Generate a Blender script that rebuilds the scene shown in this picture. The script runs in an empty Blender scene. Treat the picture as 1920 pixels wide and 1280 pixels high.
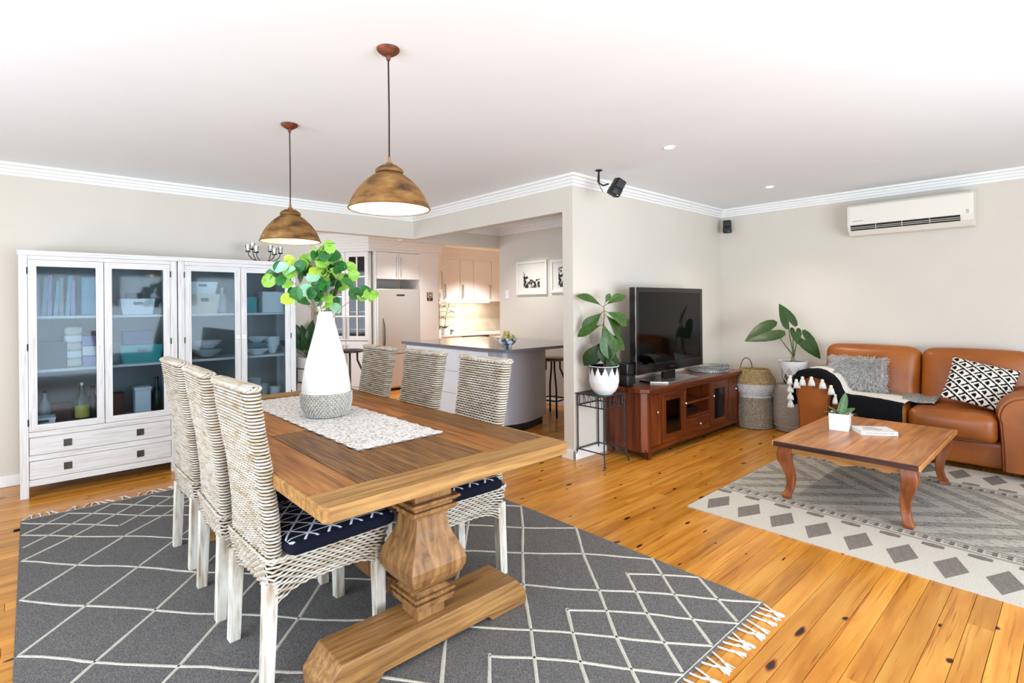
import bpy, math, random
from mathutils import Vector, Matrix, Euler
random.seed(7)
sc = bpy.context.scene
col = sc.collection
PI = math.pi
R = math.radians

# ------------------------------------------------------------------ camera
cam = bpy.data.cameras.new('camera')
cam.sensor_width = 36.0
cam.lens = 985.5 * 36 / 1920
cam.shift_y = -(640 - 570.7) / 1920
cam.clip_start = 0.05
cam_o = bpy.data.objects.new('camera', cam)
col.objects.link(cam_o)
cam_o.matrix_world = (Matrix.Translation((0, 0, 1.38)) @ Matrix.Rotation(R(47.54 - 90), 4, 'Z')
                      @ Matrix.Rotation(R(90), 4, 'X') @ Matrix.Rotation(R(-0.53), 4, 'Z'))
sc.camera = cam_o

# ------------------------------------------------------------------ world and window light
world = bpy.data.worlds.new('sky')
sc.world = world
world.use_nodes = True
wb = world.node_tree.nodes['Background']
wb.inputs[0].default_value = (0.72, 0.86, 1.0, 1)
wb.inputs[1].default_value = 1.6


def area(name, loc, rot, sx, sy, power, colr=(1, 1, 1)):
    l = bpy.data.lights.new(name, 'AREA')
    l.shape = 'RECTANGLE'
    l.size = sx
    l.size_y = sy
    l.energy = power
    l.color = colr
    o = bpy.data.objects.new(name, l)
    o.location = loc
    o.rotation_euler = rot
    col.objects.link(o)
    return o


# daylight coming through the glazed doors and windows behind and beside the camera
area('daylight_glass_doors', (1.7, -2.5, 1.1), (R(112), 0, 0), 3.6, 2.0, 305, (0.73, 0.865, 1.0))
area('daylight_side_window', (-2.3, 1.6, 1.25), (R(102), 0, R(-90)), 4.6, 1.8, 176, (0.73, 0.865, 1.0))
area('added_kitchen_fill', (1.62, 7.4, 1.45), (R(90), 0, R(-90)), 1.8, 1.2, 26, (0.88, 0.94, 1.0))  # unseen fill light added on the left to brighten the kitchen

sc.view_settings.view_transform = 'Standard'
sc.view_settings.look = 'None'
sc.view_settings.gamma = 1.0
sc.view_settings.use_curve_mapping = False
sc.view_settings.exposure = -0.05


# ------------------------------------------------------------------ material helpers
def lin(h):
    if isinstance(h, str):
        v = [int(h[i:i + 2], 16) / 255 for i in (0, 2, 4)]
        return tuple((c / 12.92 if c <= .04045 else ((c + .055) / 1.055) ** 2.4) for c in v) + (1,)
    return tuple(h) + ((1,) if len(h) == 3 else ())


MATS = {}


def base_mat(name, rough=.5, metal=0.0, spec=.5):
    m = bpy.data.materials.new(name)
    m.use_nodes = True
    b = m.node_tree.nodes['Principled BSDF']
    b.inputs['Roughness'].default_value = rough
    b.inputs['Metallic'].default_value = metal
    b.inputs['Specular IOR Level'].default_value = spec
    MATS[name] = m
    return m, m.node_tree.nodes, m.node_tree.links, b


def node(nt, typ, **kw):
    n = nt.nodes.new(typ)
    for k, v in kw.items():
        setattr(n, k, v)
    return n


def ramp(nt, stops):
    r = nt.nodes.new('ShaderNodeValToRGB')
    e = r.color_ramp.elements
    e[0].position, e[0].color = stops[0][0], lin(stops[0][1])
    e[1].position, e[1].color = stops[-1][0], lin(stops[-1][1])
    for p, c in stops[1:-1]:
        k = e.new(p)
        k.color = lin(c)
    return r


def coords(nt, kind, scale, rand=0.0):
    if kind == 'World':
        g = nt.nodes.new('ShaderNodeNewGeometry')
        out = g.outputs['Position']
    else:
        g = nt.nodes.new('ShaderNodeTexCoord')
        out = g.outputs['Object']
    mp = nt.nodes.new('ShaderNodeMapping')
    mp.inputs['Scale'].default_value = scale
    nt.links.new(out, mp.inputs['Vector'])
    w = None
    if rand:
        oi = nt.nodes.new('ShaderNodeObjectInfo')
        ml = node(nt, 'ShaderNodeMath', operation='MULTIPLY')
        ml.inputs[1].default_value = rand
        nt.links.new(oi.outputs['Random'], ml.inputs[0])
        w = ml.outputs[0]
    return mp.outputs[0], w


def plain(name, c, rough=.5, metal=0.0, spec=.5, **kw):
    m, N, L, b = base_mat(name, rough, metal, spec)
    b.inputs['Base Color'].default_value = lin(c)
    for k, v in kw.items():
        b.inputs[k].default_value = v
    return m


def proc(name, stops, scale=(1, 1, 1), ns=5.0, detail=4.0, rough=.5, bump=0.0, bdist=.002, coord='Object', rand=0.0,
         metal=0.0, distort=0.0, spec=.5, vary=0.0, rough_var=0.0, fine=None):
    m, N, L, b = base_mat(name, rough, metal, spec)
    nt = m.node_tree
    v, w = coords(nt, coord, scale, rand)
    n = node(nt, 'ShaderNodeTexNoise', noise_dimensions='4D')
    n.inputs['Scale'].default_value = ns
    n.inputs['Detail'].default_value = detail
    n.inputs['Distortion'].default_value = distort
    L.new(v, n.inputs['Vector'])
    if w:
        L.new(w, n.inputs['W'])
    r = ramp(nt, stops)
    L.new(n.outputs[0], r.inputs[0])
    c = r.outputs[0]
    if vary:
        oi = nt.nodes.new('ShaderNodeObjectInfo')
        mr = nt.nodes.new('ShaderNodeMapRange')
        mr.inputs['To Min'].default_value = 1 - vary
        mr.inputs['To Max'].default_value = 1 + vary
        L.new(oi.outputs['Random'], mr.inputs[0])
        h = nt.nodes.new('ShaderNodeHueSaturation')
        L.new(mr.outputs[0], h.inputs['Value'])
        L.new(c, h.inputs['Color'])
        c = h.outputs[0]
    L.new(c, b.inputs['Base Color'])
    if bump:
        src = n.outputs[0]
        if fine:
            n2 = nt.nodes.new('ShaderNodeTexNoise')
            n2.inputs['Scale'].default_value = fine
            n2.inputs['Detail'].default_value = 2
            L.new(v, n2.inputs['Vector'])
            src = n2.outputs[0]
        bp = nt.nodes.new('ShaderNodeBump')
        bp.inputs['Strength'].default_value = bump
        bp.inputs['Distance'].default_value = bdist
        L.new(src, bp.inputs['Height'])
        L.new(bp.outputs[0], b.inputs['Normal'])
    return m


class X:
    """tiny math-node expression builder"""

    def __init__(s, nt):
        s.nt = nt

    def m(s, op, a, b=0.0, c=0.0):
        n = node(s.nt, 'ShaderNodeMath', operation=op)
        for i, v in enumerate((a, b, c)):
            if isinstance(v, (int, float)):
                n.inputs[i].default_value = v
            else:
                s.nt.links.new(v, n.inputs[i])
        return n.outputs[0]

    def line(s, v, period, width):
        """1 where v is within width/2 of a multiple of period"""
        f = s.m('FRACT', s.m('ADD', s.m('DIVIDE', v, period), .5))
        return s.m('LESS_THAN', s.m('ABSOLUTE', s.m('SUBTRACT', f, .5)), width / period / 2)


def wood(name, dark, mid, light, axis='X', ns=1.0, rough=.45, coord='Object', rand=30.0, vary=.12, bump=.25, knots=False,
         stretch=14.0, spec=.4):
    m, N, L, b = base_mat(name, rough, 0, spec)
    nt = m.node_tree
    s = [stretch, stretch, stretch]
    s['XYZ'.index(axis)] = 1.0
    v, w = coords(nt, coord, s, rand)
    n = node(nt, 'ShaderNodeTexNoise', noise_dimensions='4D')
    n.inputs['Scale'].default_value = 1.6 * ns
    n.inputs['Detail'].default_value = 6
    n.inputs['Distortion'].default_value = .8
    L.new(v, n.inputs['Vector'])
    L.new(w, n.inputs['W'])
    r = ramp(nt, [(.28, dark), (.5, mid), (.72, light)])
    L.new(n.outputs[0], r.inputs[0])
    c = r.outputs[0]
    if knots:
        s2 = [9.0, 9.0, 9.0]
        s2['XYZ'.index(axis)] = 3.2
        v2, _ = coords(nt, coord, s2)
        nz = nt.nodes.new('ShaderNodeTexNoise')
        nz.inputs['Scale'].default_value = 1.5
        L.new(v2, nz.inputs['Vector'])
        mx = node(nt, 'ShaderNodeMix', data_type='VECTOR')
        mx.inputs[0].default_value = .3
        L.new(v2, mx.inputs[4])
        L.new(nz.outputs[1], mx.inputs[5])
        vo = node(nt, 'ShaderNodeTexVoronoi', voronoi_dimensions='2D')
        vo.inputs['Scale'].default_value = .95
        L.new(mx.outputs[1], vo.inputs['Vector'])
        # only some cells carry a knot: enlarge the distance where the cell's random value is high
        sp = nt.nodes.new('ShaderNodeSeparateColor')
        L.new(vo.outputs['Color'], sp.inputs[0])
        e = X(nt)
        dist = e.m('ADD', vo.outputs['Distance'], e.m('MULTIPLY', e.m('GREATER_THAN', sp.outputs[0], .8), 1.0))
        dist = e.m('MULTIPLY', dist, e.m('ADD', .85, e.m('MULTIPLY', sp.outputs[1], 1.9)))
        kr = ramp(nt, [(.042, '2a1206'), (.06, '5a2e10'), (.07, 'b07a40'), (.105, 'ffffff')])
        L.new(dist, kr.inputs[0])
        # long fine dark growth lines
        s3 = [60.0, 60.0, 60.0]
        s3['XYZ'.index(axis)] = 1.3
        v3, w3 = coords(nt, coord, s3, rand)
        n3 = node(nt, 'ShaderNodeTexNoise', noise_dimensions='4D')
        n3.inputs['Scale'].default_value = 1.0
        n3.inputs['Detail'].default_value = 3
        n3.inputs['Distortion'].default_value = 1.6
        L.new(v3, n3.inputs['Vector'])
        L.new(w3, n3.inputs['W'])
        r3 = ramp(nt, [(.3, 'b08048'), (.42, 'ffffff')])
        L.new(n3.outputs[0], r3.inputs[0])
        m3 = node(nt, 'ShaderNodeMix', data_type='RGBA', blend_type='MULTIPLY')
        m3.inputs[0].default_value = .8
        L.new(c, m3.inputs[6])
        L.new(r3.outputs[0], m3.inputs[7])
        c = m3.outputs[2]
        mm = node(nt, 'ShaderNodeMix', data_type='RGBA', blend_type='MULTIPLY')
        mm.inputs[0].default_value = 1.0
        L.new(c, mm.inputs[6])
        L.new(kr.outputs[0], mm.inputs[7])
        c = mm.outputs[2]
    if vary:
        oi = nt.nodes.new('ShaderNodeObjectInfo')
        mr = nt.nodes.new('ShaderNodeMapRange')
        mr.inputs['To Min'].default_value = 1 - vary
        mr.inputs['To Max'].default_value = 1 + vary
        L.new(oi.outputs['Random'], mr.inputs[0])
        h = nt.nodes.new('ShaderNodeHueSaturation')
        L.new(mr.outputs[0], h.inputs['Value'])
        L.new(c, h.inputs['Color'])
        c = h.outputs[0]
    L.new(c, b.inputs['Base Color'])
    if bump:
        bp = nt.nodes.new('ShaderNodeBump')
        bp.inputs['Strength'].default_value = bump
        bp.inputs['Distance'].default_value = .0015
        L.new(n.outputs[0], bp.inputs['Height'])
        L.new(bp.outputs[0], b.inputs['Normal'])
    return m


def emit(name, c, strength):
    m, N, L, b = base_mat(name)
    b.inputs['Base Color'].default_value = lin(c)
    b.inputs['Emission Color'].default_value = lin(c)
    b.inputs['Emission Strength'].default_value = strength
    return m


def glass(name, rough=.0, clear=.5, tint=(.95, .98, .98), refl=1.0):
    """pane: part clear, part (possibly frosted) refraction with a surface reflection"""
    m = bpy.data.materials.new(name)
    m.use_nodes = True
    nt = m.node_tree
    nt.nodes.clear()
    out = nt.nodes.new('ShaderNodeOutputMaterial')
    tr = nt.nodes.new('ShaderNodeBsdfTransparent')
    tr.inputs[0].default_value = lin(tint)
    rf = nt.nodes.new('ShaderNodeBsdfRefraction')
    rf.inputs['Color'].default_value = lin(tint)
    rf.inputs['Roughness'].default_value = rough
    rf.inputs['IOR'].default_value = 1.12
    gl = nt.nodes.new('ShaderNodeBsdfGlossy')
    gl.inputs['Roughness'].default_value = .04
    mx = nt.nodes.new('ShaderNodeMixShader')
    mx.inputs[0].default_value = 1 - clear
    nt.links.new(tr.outputs[0], mx.inputs[1])
    nt.links.new(rf.outputs[0], mx.inputs[2])
    fr = nt.nodes.new('ShaderNodeFresnel')
    fr.inputs[0].default_value = 1.45
    mx2 = nt.nodes.new('ShaderNodeMixShader')
    fm = node(nt, 'ShaderNodeMath', operation='MULTIPLY')
    fm.inputs[1].default_value = refl
    nt.links.new(fr.outputs[0], fm.inputs[0])
    nt.links.new(fm.outputs[0], mx2.inputs[0])
    nt.links.new(mx.outputs[0], mx2.inputs[1])
    nt.links.new(gl.outputs[0], mx2.inputs[2])
    nt.links.new(mx2.outputs[0], out.inputs[0])
    MATS[name] = m
    return m


def two_tone(name, c0, c1, fn, rough=.9, bump=.4, bs=300.0):
    m, N, L, b = base_mat(name, rough, 0, .2)
    nt = m.node_tree
    tc = nt.nodes.new('ShaderNodeTexCoord')
    sp = nt.nodes.new('ShaderNodeSeparateXYZ')
    L.new(tc.outputs['Object'], sp.inputs[0])
    e = X(nt)
    f = fn(e, sp.outputs[0], sp.outputs[1], sp.outputs[2])
    mx = node(nt, 'ShaderNodeMix', data_type='RGBA')
    L.new(f, mx.inputs[0])
    mx.inputs[6].default_value = lin(c0)
    mx.inputs[7].default_value = lin(c1)
    L.new(mx.outputs[2], b.inputs['Base Color'])
    if bump:
        n = nt.nodes.new('ShaderNodeTexNoise')
        n.inputs['Scale'].default_value = bs
        L.new(tc.outputs['Object'], n.inputs['Vector'])
        bp = nt.nodes.new('ShaderNodeBump')
        bp.inputs['Strength'].default_value = bump
        bp.inputs['Distance'].default_value = .002
        L.new(n.outputs[0], bp.inputs['Height'])
        L.new(bp.outputs[0], b.inputs['Normal'])
    return m


# ------------------------------------------------------------------ materials
proc('wall_paint', [(.3, 'dcd4c8'), (.7, 'e0d8cc')], ns=2, rough=.75, spec=.2)
proc('ceiling_paint', [(.3, 'f1f4f7'), (.7, 'f3f6f9')], ns=2, rough=.8, spec=.2)
plain('trim_white', 'f6f5f2', .45)
wood('floor_wood', 'a8661c', 'c88430', 'dca048', 'X', ns=.8, rough=.22, coord='World', vary=.15, bump=.06, knots=True, stretch=11, spec=.35)
plain('subfloor', '3a2412', .8)
wood('table_wood', '6a3e1c', 'a0652c', 'be8444', 'Y', ns=1.8, rough=.55, vary=.16, bump=.5, stretch=18)
wood('table_wood_dark', '3a2614', '775028', 'a4763e', 'Y', ns=2.6, rough=.55, vary=.1, bump=.8, stretch=26)
wood('table_edge', '79532c', 'a3773f', 'bd955a', 'X', ns=2.0, rough=.55, vary=.06, bump=.4)
wood('pedestal_wood', '5c3c20', '8c6238', 'a87e4c', 'Z', ns=1.3, rough=.42, vary=.05, bump=.4, stretch=16)
wood('beam_wood', '664322', '966a3b', 'b48852', 'X', ns=2.0, rough=.45, vary=.05, bump=.5, stretch=16)
wood('tv_wood', '351507', '5c280f', '7a3a18', 'X', ns=1.3, rough=.28, vary=.08, bump=.1, stretch=10)
wood('tv_wood_up', '351507', '602a10', '7e3c19', 'Z', ns=1.3, rough=.28, vary=.08, bump=.1, stretch=10)
wood('coffee_wood', '8a4c22', 'b8773f', 'cf9258', 'X', ns=1.2, rough=.33, vary=.12, bump=.15, stretch=10)
wood('coffee_leg_wood', '5d2b12', '8c4a22', 'a8653a', 'Z', ns=1.3, rough=.35, vary=.05, bump=.15, stretch=8)
wood('coffee_apron_wood', '7d4f22', 'a8743c', 'c08d52', 'Y', ns=1.5, rough=.4, vary=.03, bump=.2)
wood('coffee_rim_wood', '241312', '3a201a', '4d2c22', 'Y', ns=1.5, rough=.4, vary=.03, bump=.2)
wood('whitewash_up', 'cdc8c4', 'eae8e6', 'f3f2f1', 'Z', ns=2.6, rough=.55, vary=.02, bump=.3, stretch=30, coord='World')
wood('whitewash_across', 'cdc8c4', 'eae8e6', 'f3f2f1', 'X', ns=2.6, rough=.55, vary=.02, bump=.3, stretch=30, coord='World')
plain('cabinet_inside', '8d8d8b', .7)
wood('chair_leg_wood', '9a7d5c', 'd8d0c2', 'efece6', 'Z', ns=3, rough=.65, vary=.06, bump=.4, stretch=8)
proc('wicker', [(.25, '947653'), (.4, 'b6a68f'), (.55, 'cbc2b4'), (.8, 'dad6ce')], scale=(1, 1, 6), ns=14, detail=6, rough=.6, bump=.3, rand=20, spec=.3)
plain('wicker_core', '4a3c2e', .9)
two_tone('navy_cushion', '0d1020', 'd9dce4', lambda e, x, y, z: e.m('MULTIPLY', e.m('MAXIMUM', e.m('MAXIMUM',
    e.line(e.m('ADD', x, e.m('MULTIPLY', y, .75)), .09, .011), e.line(e.m('SUBTRACT', x, e.m('MULTIPLY', y, .75)), .09, .011)),
    e.line(y, .06, .006)), e.m('LESS_THAN', e.m('MAXIMUM', e.m('ABSOLUTE', x), e.m('ABSOLUTE', y)), .213)), bump=.9, bs=260)
proc('rug_grey', [(.3, '474543'), (.5, '6b6866'), (.7, '989490')], scale=(3, 1, 1), ns=190, detail=3, rough=.95, bump=.8, bdist=.004, spec=.1)
proc('rug_line', [(.3, 'b4ad9f'), (.7, 'd6d0c4')], ns=160, rough=.95, bump=.8, bdist=.004, spec=.1)
proc('rug_cream', [(.3, 'b6ada0'), (.7, 'd2cbc0')], ns=150, detail=4, rough=.95, bump=.5, spec=.1)
proc('rug_taupe', [(.3, '625b54'), (.7, '8f877e')], ns=190, detail=4, rough=.95, bump=.5, spec=.1)
proc('rug_dark', [(.3, '4c4844'), (.7, '6f6a64')], ns=190, rough=.95, bump=.5, spec=.1)
proc('rug_field', [(.3, '9d968b'), (.7, 'c3bcb0')], ns=120, detail=4, rough=.95, bump=.5, spec=.1)
proc('leather', [(.25, '6e380f'), (.5, '964e16'), (.75, 'ad6220')], ns=2.6, detail=5, rough=.36, bump=.18, fine=180, bdist=.0015, distort=.4)
plain('leather_seam', '5c2a0e', .5)
plain('black_plastic', '0d0d0e', .35)
plain('black_satin', '141415', .5)
plain('tv_screen', '020203', .05, spec=.2)
plain('tv_gloss', '08080a', .12)
plain('chrome', 'd8d8d8', .15, 1.0)
plain('steel', 'c9c6c0', .3, .9)
plain('pewter', '5f5850', .4, .9)
proc('silver_aged', [(.35, '6f7274'), (.65, 'c4c6c7')], ns=120, rough=.4, metal=.7, bump=.8)
proc('iron', [(.3, '2c2c2e'), (.7, '4a4a4c')], ns=40, rough=.5, metal=.5)
plain('ceramic_white', 'f2f3f4', .25)
plain('ceramic_matte', 'f4f4f2', .55)
plain('ceramic_black', '151517', .3)
plain('ceramic_grey', 'a4a5a9', .45)
plain('ceramic_lightgrey', 'c9cacd', .45)
plain('ceramic_darkgrey', '6f7175', .45)
proc('soil', [(.3, '1c140e'), (.7, '33261a')], ns=60, rough=.95, bump=1)
proc('rope_grey', [(.3, '8a8272'), (.7, 'c4bdae')], ns=60, rough=.85, bump=.5)
proc('seagrass', [(.3, '9c7d50'), (.7, 'd3b884')], ns=50, rough=.8, bump=.5)
proc('seagrass_grey', [(.3, '857866'), (.7, 'c3b8a6')], ns=60, rough=.85, bump=.5)
proc('basket_white', [(.3, 'cfcdd0'), (.7, 'eeeef0')], ns=40, rough=.8, bump=.4)
proc('pouf_grey', [(.3, '8e857c'), (.7, 'b2a89f')], scale=(1, 1, 12), ns=20, rough=.9, bump=.7, spec=.1)
proc('fur', [(.3, 'c9c4be'), (.7, 'f1eeea')], ns=30, rough=.8, spec=.2)
plain('fur_core', 'b4b2b0', .95)
proc('throw_white', [(.3, 'e6ded2'), (.7, 'f3ece2')], ns=150, rough=.95, bump=.9, bdist=.004, spec=.1)
proc('throw_black', [(.3, '0b0b0c'), (.7, '1b1b1c')], ns=150, rough=.95, bump=.9, bdist=.004, spec=.1)
proc('knit_grey', [(.35, '5f5d5c'), (.65, 'c0bdb9')], ns=110, rough=.95, bump=.9, bdist=.004, spec=.1)
proc('tassel', [(.3, 'd9d1c8'), (.7, 'f0ebe4')], scale=(1, 1, .2), ns=120, rough=.9, bump=.6, spec=.1)
plain('fabric_black', '111112', .9, spec=.1)
plain('fabric_cream', 'e6ddd0', .9, spec=.1)
proc('lace', [(.36, '9a948e'), (.44, 'e4e2e1'), (.7, 'f5f4f4')], scale=(1, 1, 1), ns=75, detail=2, rough=.9, bump=1, bdist=.006, spec=.1)
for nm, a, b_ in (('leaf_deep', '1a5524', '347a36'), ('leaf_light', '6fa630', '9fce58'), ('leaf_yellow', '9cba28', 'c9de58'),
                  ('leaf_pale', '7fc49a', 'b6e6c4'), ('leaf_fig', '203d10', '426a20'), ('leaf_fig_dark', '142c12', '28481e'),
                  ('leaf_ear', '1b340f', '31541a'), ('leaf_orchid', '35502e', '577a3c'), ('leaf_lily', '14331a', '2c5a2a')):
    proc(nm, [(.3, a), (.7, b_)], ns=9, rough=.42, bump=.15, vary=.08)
proc('stem_green', [(.3, '3c4a28'), (.7, '6a7c44')], ns=30, rough=.6)
proc('stem_brown', [(.3, '6b4a30'), (.7, 'a8845a')], ns=30, rough=.7)
proc('lamp_rust', [(.3, '46301a'), (.45, '7d5628'), (.58, '936a38'), (.72, 'b0945a')], scale=(1, 1, 2.5), ns=11, detail=8, rough=.65, metal=.2, bump=.5)
proc('rust_red', [(.3, '4a2415'), (.7, '8a4a2c')], ns=30, rough=.6, metal=.2, bump=.3)
plain('cord_brown', '2e211a', .8)
plain('lamp_inside', 'ffedc4', .5)
emit('bulb', 'ffe2a8', 12)
emit('downlight_glow', 'ffffff', 14)
emit('strip_glow', 'fff2dc', 9)
plain('cream_plastic', 'efe9dc', .4)
plain('grey_plastic', '9a9a94', .5)
plain('louvre', 'b8b6aa', .45)
plain('kitchen_white', 'efece8', .3)
plain('kitchen_drawer', 'eef0f4', .25)
plain('fridge_steel', 'cfc9c2', .32, .35)
proc('splash_stone', [(.3, 'b3a594'), (.7, 'cbbfae')], ns=5, rough=.25)
plain('bench_stone', '77747a', .12)
plain('bench_pale', 'c9c2b8', .25)
plain('island_grey', 'a6a3ab', .28)
plain('oven_glass', '1b1614', .1)
plain('oven_steel', '8b8580', .3, .8)
plain('stool_wood', '7a4e2a', .4)
plain('stool_dark', '2a1a12', .4)
plain('photo_mat', 'e9e4da', .8)
proc('photo_print', [(.40, '0c0c0c'), (.47, '2a2a2a'), (.53, 'd8d2c8'), (.6, 'e9e4da')], ns=26, detail=5, rough=.5)
plain('photo_frame', 'f0ece4', .4)
plain('sign_black', '17130f', .5)
plain('sign_red', '7c1c18', .5)
plain('sign_cream', 'ded5c2', .6)
plain('ink_black', '1a1a1c', .6)
plain('book_cover', 'e6e2de', .5)
plain('book_paper', 'f2efe8', .8)
proc('bowl_floral', [(.45, '3e5a6e'), (.52, 'e8ecee'), (.7, 'f2f4f5')], ns=22, rough=.2)
proc('apple_green', [(.3, '8a9a2a'), (.7, 'c0c85a')], ns=12, rough=.35)
proc('apple_yellow', [(.3, 'b8a050'), (.7, 'dccb84')], ns=12, rough=.35)
plain('teal_plastic', '2aa3a3', .4)
plain('blue_plastic', '23407a', .5)
plain('box_white', 'eceded', .5)
plain('box_grey', '8f8f90', .6)
plain('box_lavender', '9a8fb8', .6)
plain('box_teal', '6fa7b5', .6)
plain('box_dark', '3c4148', .6)
plain('box_brown', '6b3b2a', .6)
plain('box_cream', 'd8ceb8', .6)
plain('bottle_glass', '2b3a2a', .1, spec=.6)
plain('bottle_clear', 'b9c4c4', .1, spec=.6)
plain('label_yellow', 'd8c04a', .5)
plain('game_green', '2f8a5a', .5)
plain('game_blue', '3a5aa0', .5)
plain('game_white', 'e8ebe6', .5)
proc('mercury_glass', [(.4, '8a8470'), (.6, 'd8d8d0')], ns=60, rough=.15, metal=.6)
glass('pane_frosted', rough=.11, clear=.12, tint=(.74, .81, .85), refl=.5)
glass('pane_clear', rough=0.0, clear=1.0, tint=(.8, .8, .8))
glass('pane_window', rough=0.0, clear=1.0, tint=(.97, .98, .98))
glass('glassware', rough=0.0, clear=.9, tint=(.9, .92, .93))


# ------------------------------------------------------------------ mesh helpers
class MB:
    def __init__(s):
        s.v, s.f, s.mi = [], [], []

    def add(s, vs, fs, mi=0):
        o = len(s.v)
        s.v += [tuple(p) for p in vs]
        s.f += [tuple(i + o for i in f) for f in fs]
        s.mi += [mi] * len(fs)
        return s

    def box(s, x0, x1, y0, y1, z0, z1, mi=0):
        v = [(x, y, z) for z in (z0, z1) for y in (y0, y1) for x in (x0, x1)]
        return s.add(v, [(0, 2, 3, 1), (4, 5, 7, 6), (0, 1, 5, 4), (2, 6, 7, 3), (0, 4, 6, 2), (1, 3, 7, 5)], mi)

    def prism(s, poly, h0, h1, axis='Z', mi=0):
        n = len(poly)

        def P(a, b, h):
            return {'Z': (a, b, h), 'X': (h, a, b), 'Y': (a, h, b)}[axis]
        v = [P(a, b, h0) for a, b in poly] + [P(a, b, h1) for a, b in poly]
        f = [tuple(range(n))[::-1], tuple(range(n, 2 * n))] + [(i, (i + 1) % n, n + (i + 1) % n, n + i) for i in range(n)]
        return s.add(v, f, mi)

    def frustum(s, cx, cy, z0, a0, z1, a1, mi=0):
        v = [(cx + i * a0, cy + j * a0, z0) for i, j in ((-1, -1), (1, -1), (1, 1), (-1, 1))] + \
            [(cx + i * a1, cy + j * a1, z1) for i, j in ((-1, -1), (1, -1), (1, 1), (-1, 1))]
        return s.add(v, [(3, 2, 1, 0), (4, 5, 6, 7), (0, 1, 5, 4), (1, 2, 6, 5), (2, 3, 7, 6), (3, 0, 4, 7)], mi)

    def lathe(s, prof, n=32, c=(0, 0, 0), mi=0, fn=None, caps=True, axis='Z'):
        def P(r, z, a):
            x, y = r * math.cos(a), r * math.sin(a)
            if axis == 'Z':
                return (c[0] + x, c[1] + y, c[2] + z)
            if axis == 'X':
                return (c[0] + z, c[1] + x, c[2] + y)
            return (c[0] + y, c[1] + z, c[2] + x)
        v = [P(r, z, 2 * PI * k / n) for r, z in prof for k in range(n)]
        m = len(prof)
        fs, ms = [], []
        for i in range(m - 1):
            for k in range(n):
                a, b = i * n + k, i * n + (k + 1) % n
                fs.append((a, b, b + n, a + n))
                ms.append(fn((k + .5) / n, (prof[i][1] + prof[i + 1][1]) / 2) if fn else mi)
        if caps:
            fs.append(tuple(range(n))[::-1])
            ms.append(mi)
            fs.append(tuple((m - 1) * n + k for k in range(n)))
            ms.append(mi)
        o = len(s.v)
        s.v += v
        s.f += [tuple(i + o for i in f) for f in fs]
        s.mi += ms
        return s

    def tube(s, pts, r, n=8, closed=False, mi=0, caps=True):
        pts = [Vector(p) for p in pts]
        m = len(pts)
        rr = r if isinstance(r, (list, tuple)) else [r] * m
        up = Vector((0, 0, 1))
        v = []
        prev = None
        for i, p in enumerate(pts):
            a = pts[(i - 1) % m] if (closed or i > 0) else p
            b = pts[(i + 1) % m] if (closed or i < m - 1) else p
            t = (b - a).normalized()
            if prev is None:
                q = up.cross(t)
                if q.length < 1e-3:
                    q = Vector((1, 0, 0)).cross(t)
                q.normalize()
            else:
                q = prev - t * prev.dot(t)
                q.normalize()
            prev = q
            w = t.cross(q)
            v += [p + rr[i] * (q * math.cos(2 * PI * k / n) + w * math.sin(2 * PI * k / n)) for k in range(n)]
        fs = []
        for i in range(m if closed else m - 1):
            for k in range(n):
                a, b = i * n + k, i * n + (k + 1) % n
                c, d = ((i + 1) % m) * n + (k + 1) % n, ((i + 1) % m) * n + k
                fs.append((a, b, c, d))
        if not closed and caps:
            fs += [tuple(range(n))[::-1], tuple((m - 1) * n + k for k in range(n))]
        return s.add(v, fs, mi)

    def grid(s, fn, nu, nv, mi=0, mfn=None):
        o = len(s.v)
        s.v += [tuple(fn(i / nu, j / nv)) for j in range(nv + 1) for i in range(nu + 1)]
        for j in range(nv):
            for i in range(nu):
                a = o + j * (nu + 1) + i
                s.f.append((a, a + 1, a + nu + 2, a + nu + 1))
                s.mi.append(mfn((i + .5) / nu, (j + .5) / nv) if mfn else mi)
        return s

    def rbox(s, cx, cy, cz, sx, sy, sz, r=.03, n=6, bulge=(0, 0, 0), mi=0, mfn=None):
        """rounded box with optionally bulging faces"""
        hx, hy, hz = sx / 2, sy / 2, sz / 2
        r = min(r, hx, hy, hz)

        def mapv(p):
            q = Vector((p[0] * hx, p[1] * hy, p[2] * hz))
            inn = Vector((max(-hx + r, min(hx - r, q.x)), max(-hy + r, min(hy - r, q.y)), max(-hz + r, min(hz - r, q.z))))
            d = q - inn
            if d.length > 1e-9:
                q = inn + d.normalized() * r
            bx = bulge[0] * (1 - p[1] ** 2) * (1 - p[2] ** 2)
            by = bulge[1] * (1 - p[0] ** 2) * (1 - p[2] ** 2)
            bz = bulge[2] * (1 - p[0] ** 2) * (1 - p[1] ** 2)
            return (cx + q.x + p[0] * bx, cy + q.y + p[1] * by, cz + q.z + p[2] * bz)
        k = [-1 + 2 * i / n for i in range(n + 1)]
        # cluster samples towards the edges so that the rounding is smooth
        k = [math.copysign(abs(a) ** .55, a) if a else 0.0 for a in k]
        for ax in range(3):
            for sg in (-1, 1):
                def fn(u, v, ax=ax, sg=sg):
                    a, b = k[round(u * n)], k[round(v * n)]
                    p = [0, 0, 0]
                    p[ax] = sg
                    p[(ax + 1) % 3] = a * sg
                    p[(ax + 2) % 3] = b
                    return mapv(p)
                s.grid(fn, n, n, mi, mfn)
        return s

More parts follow.
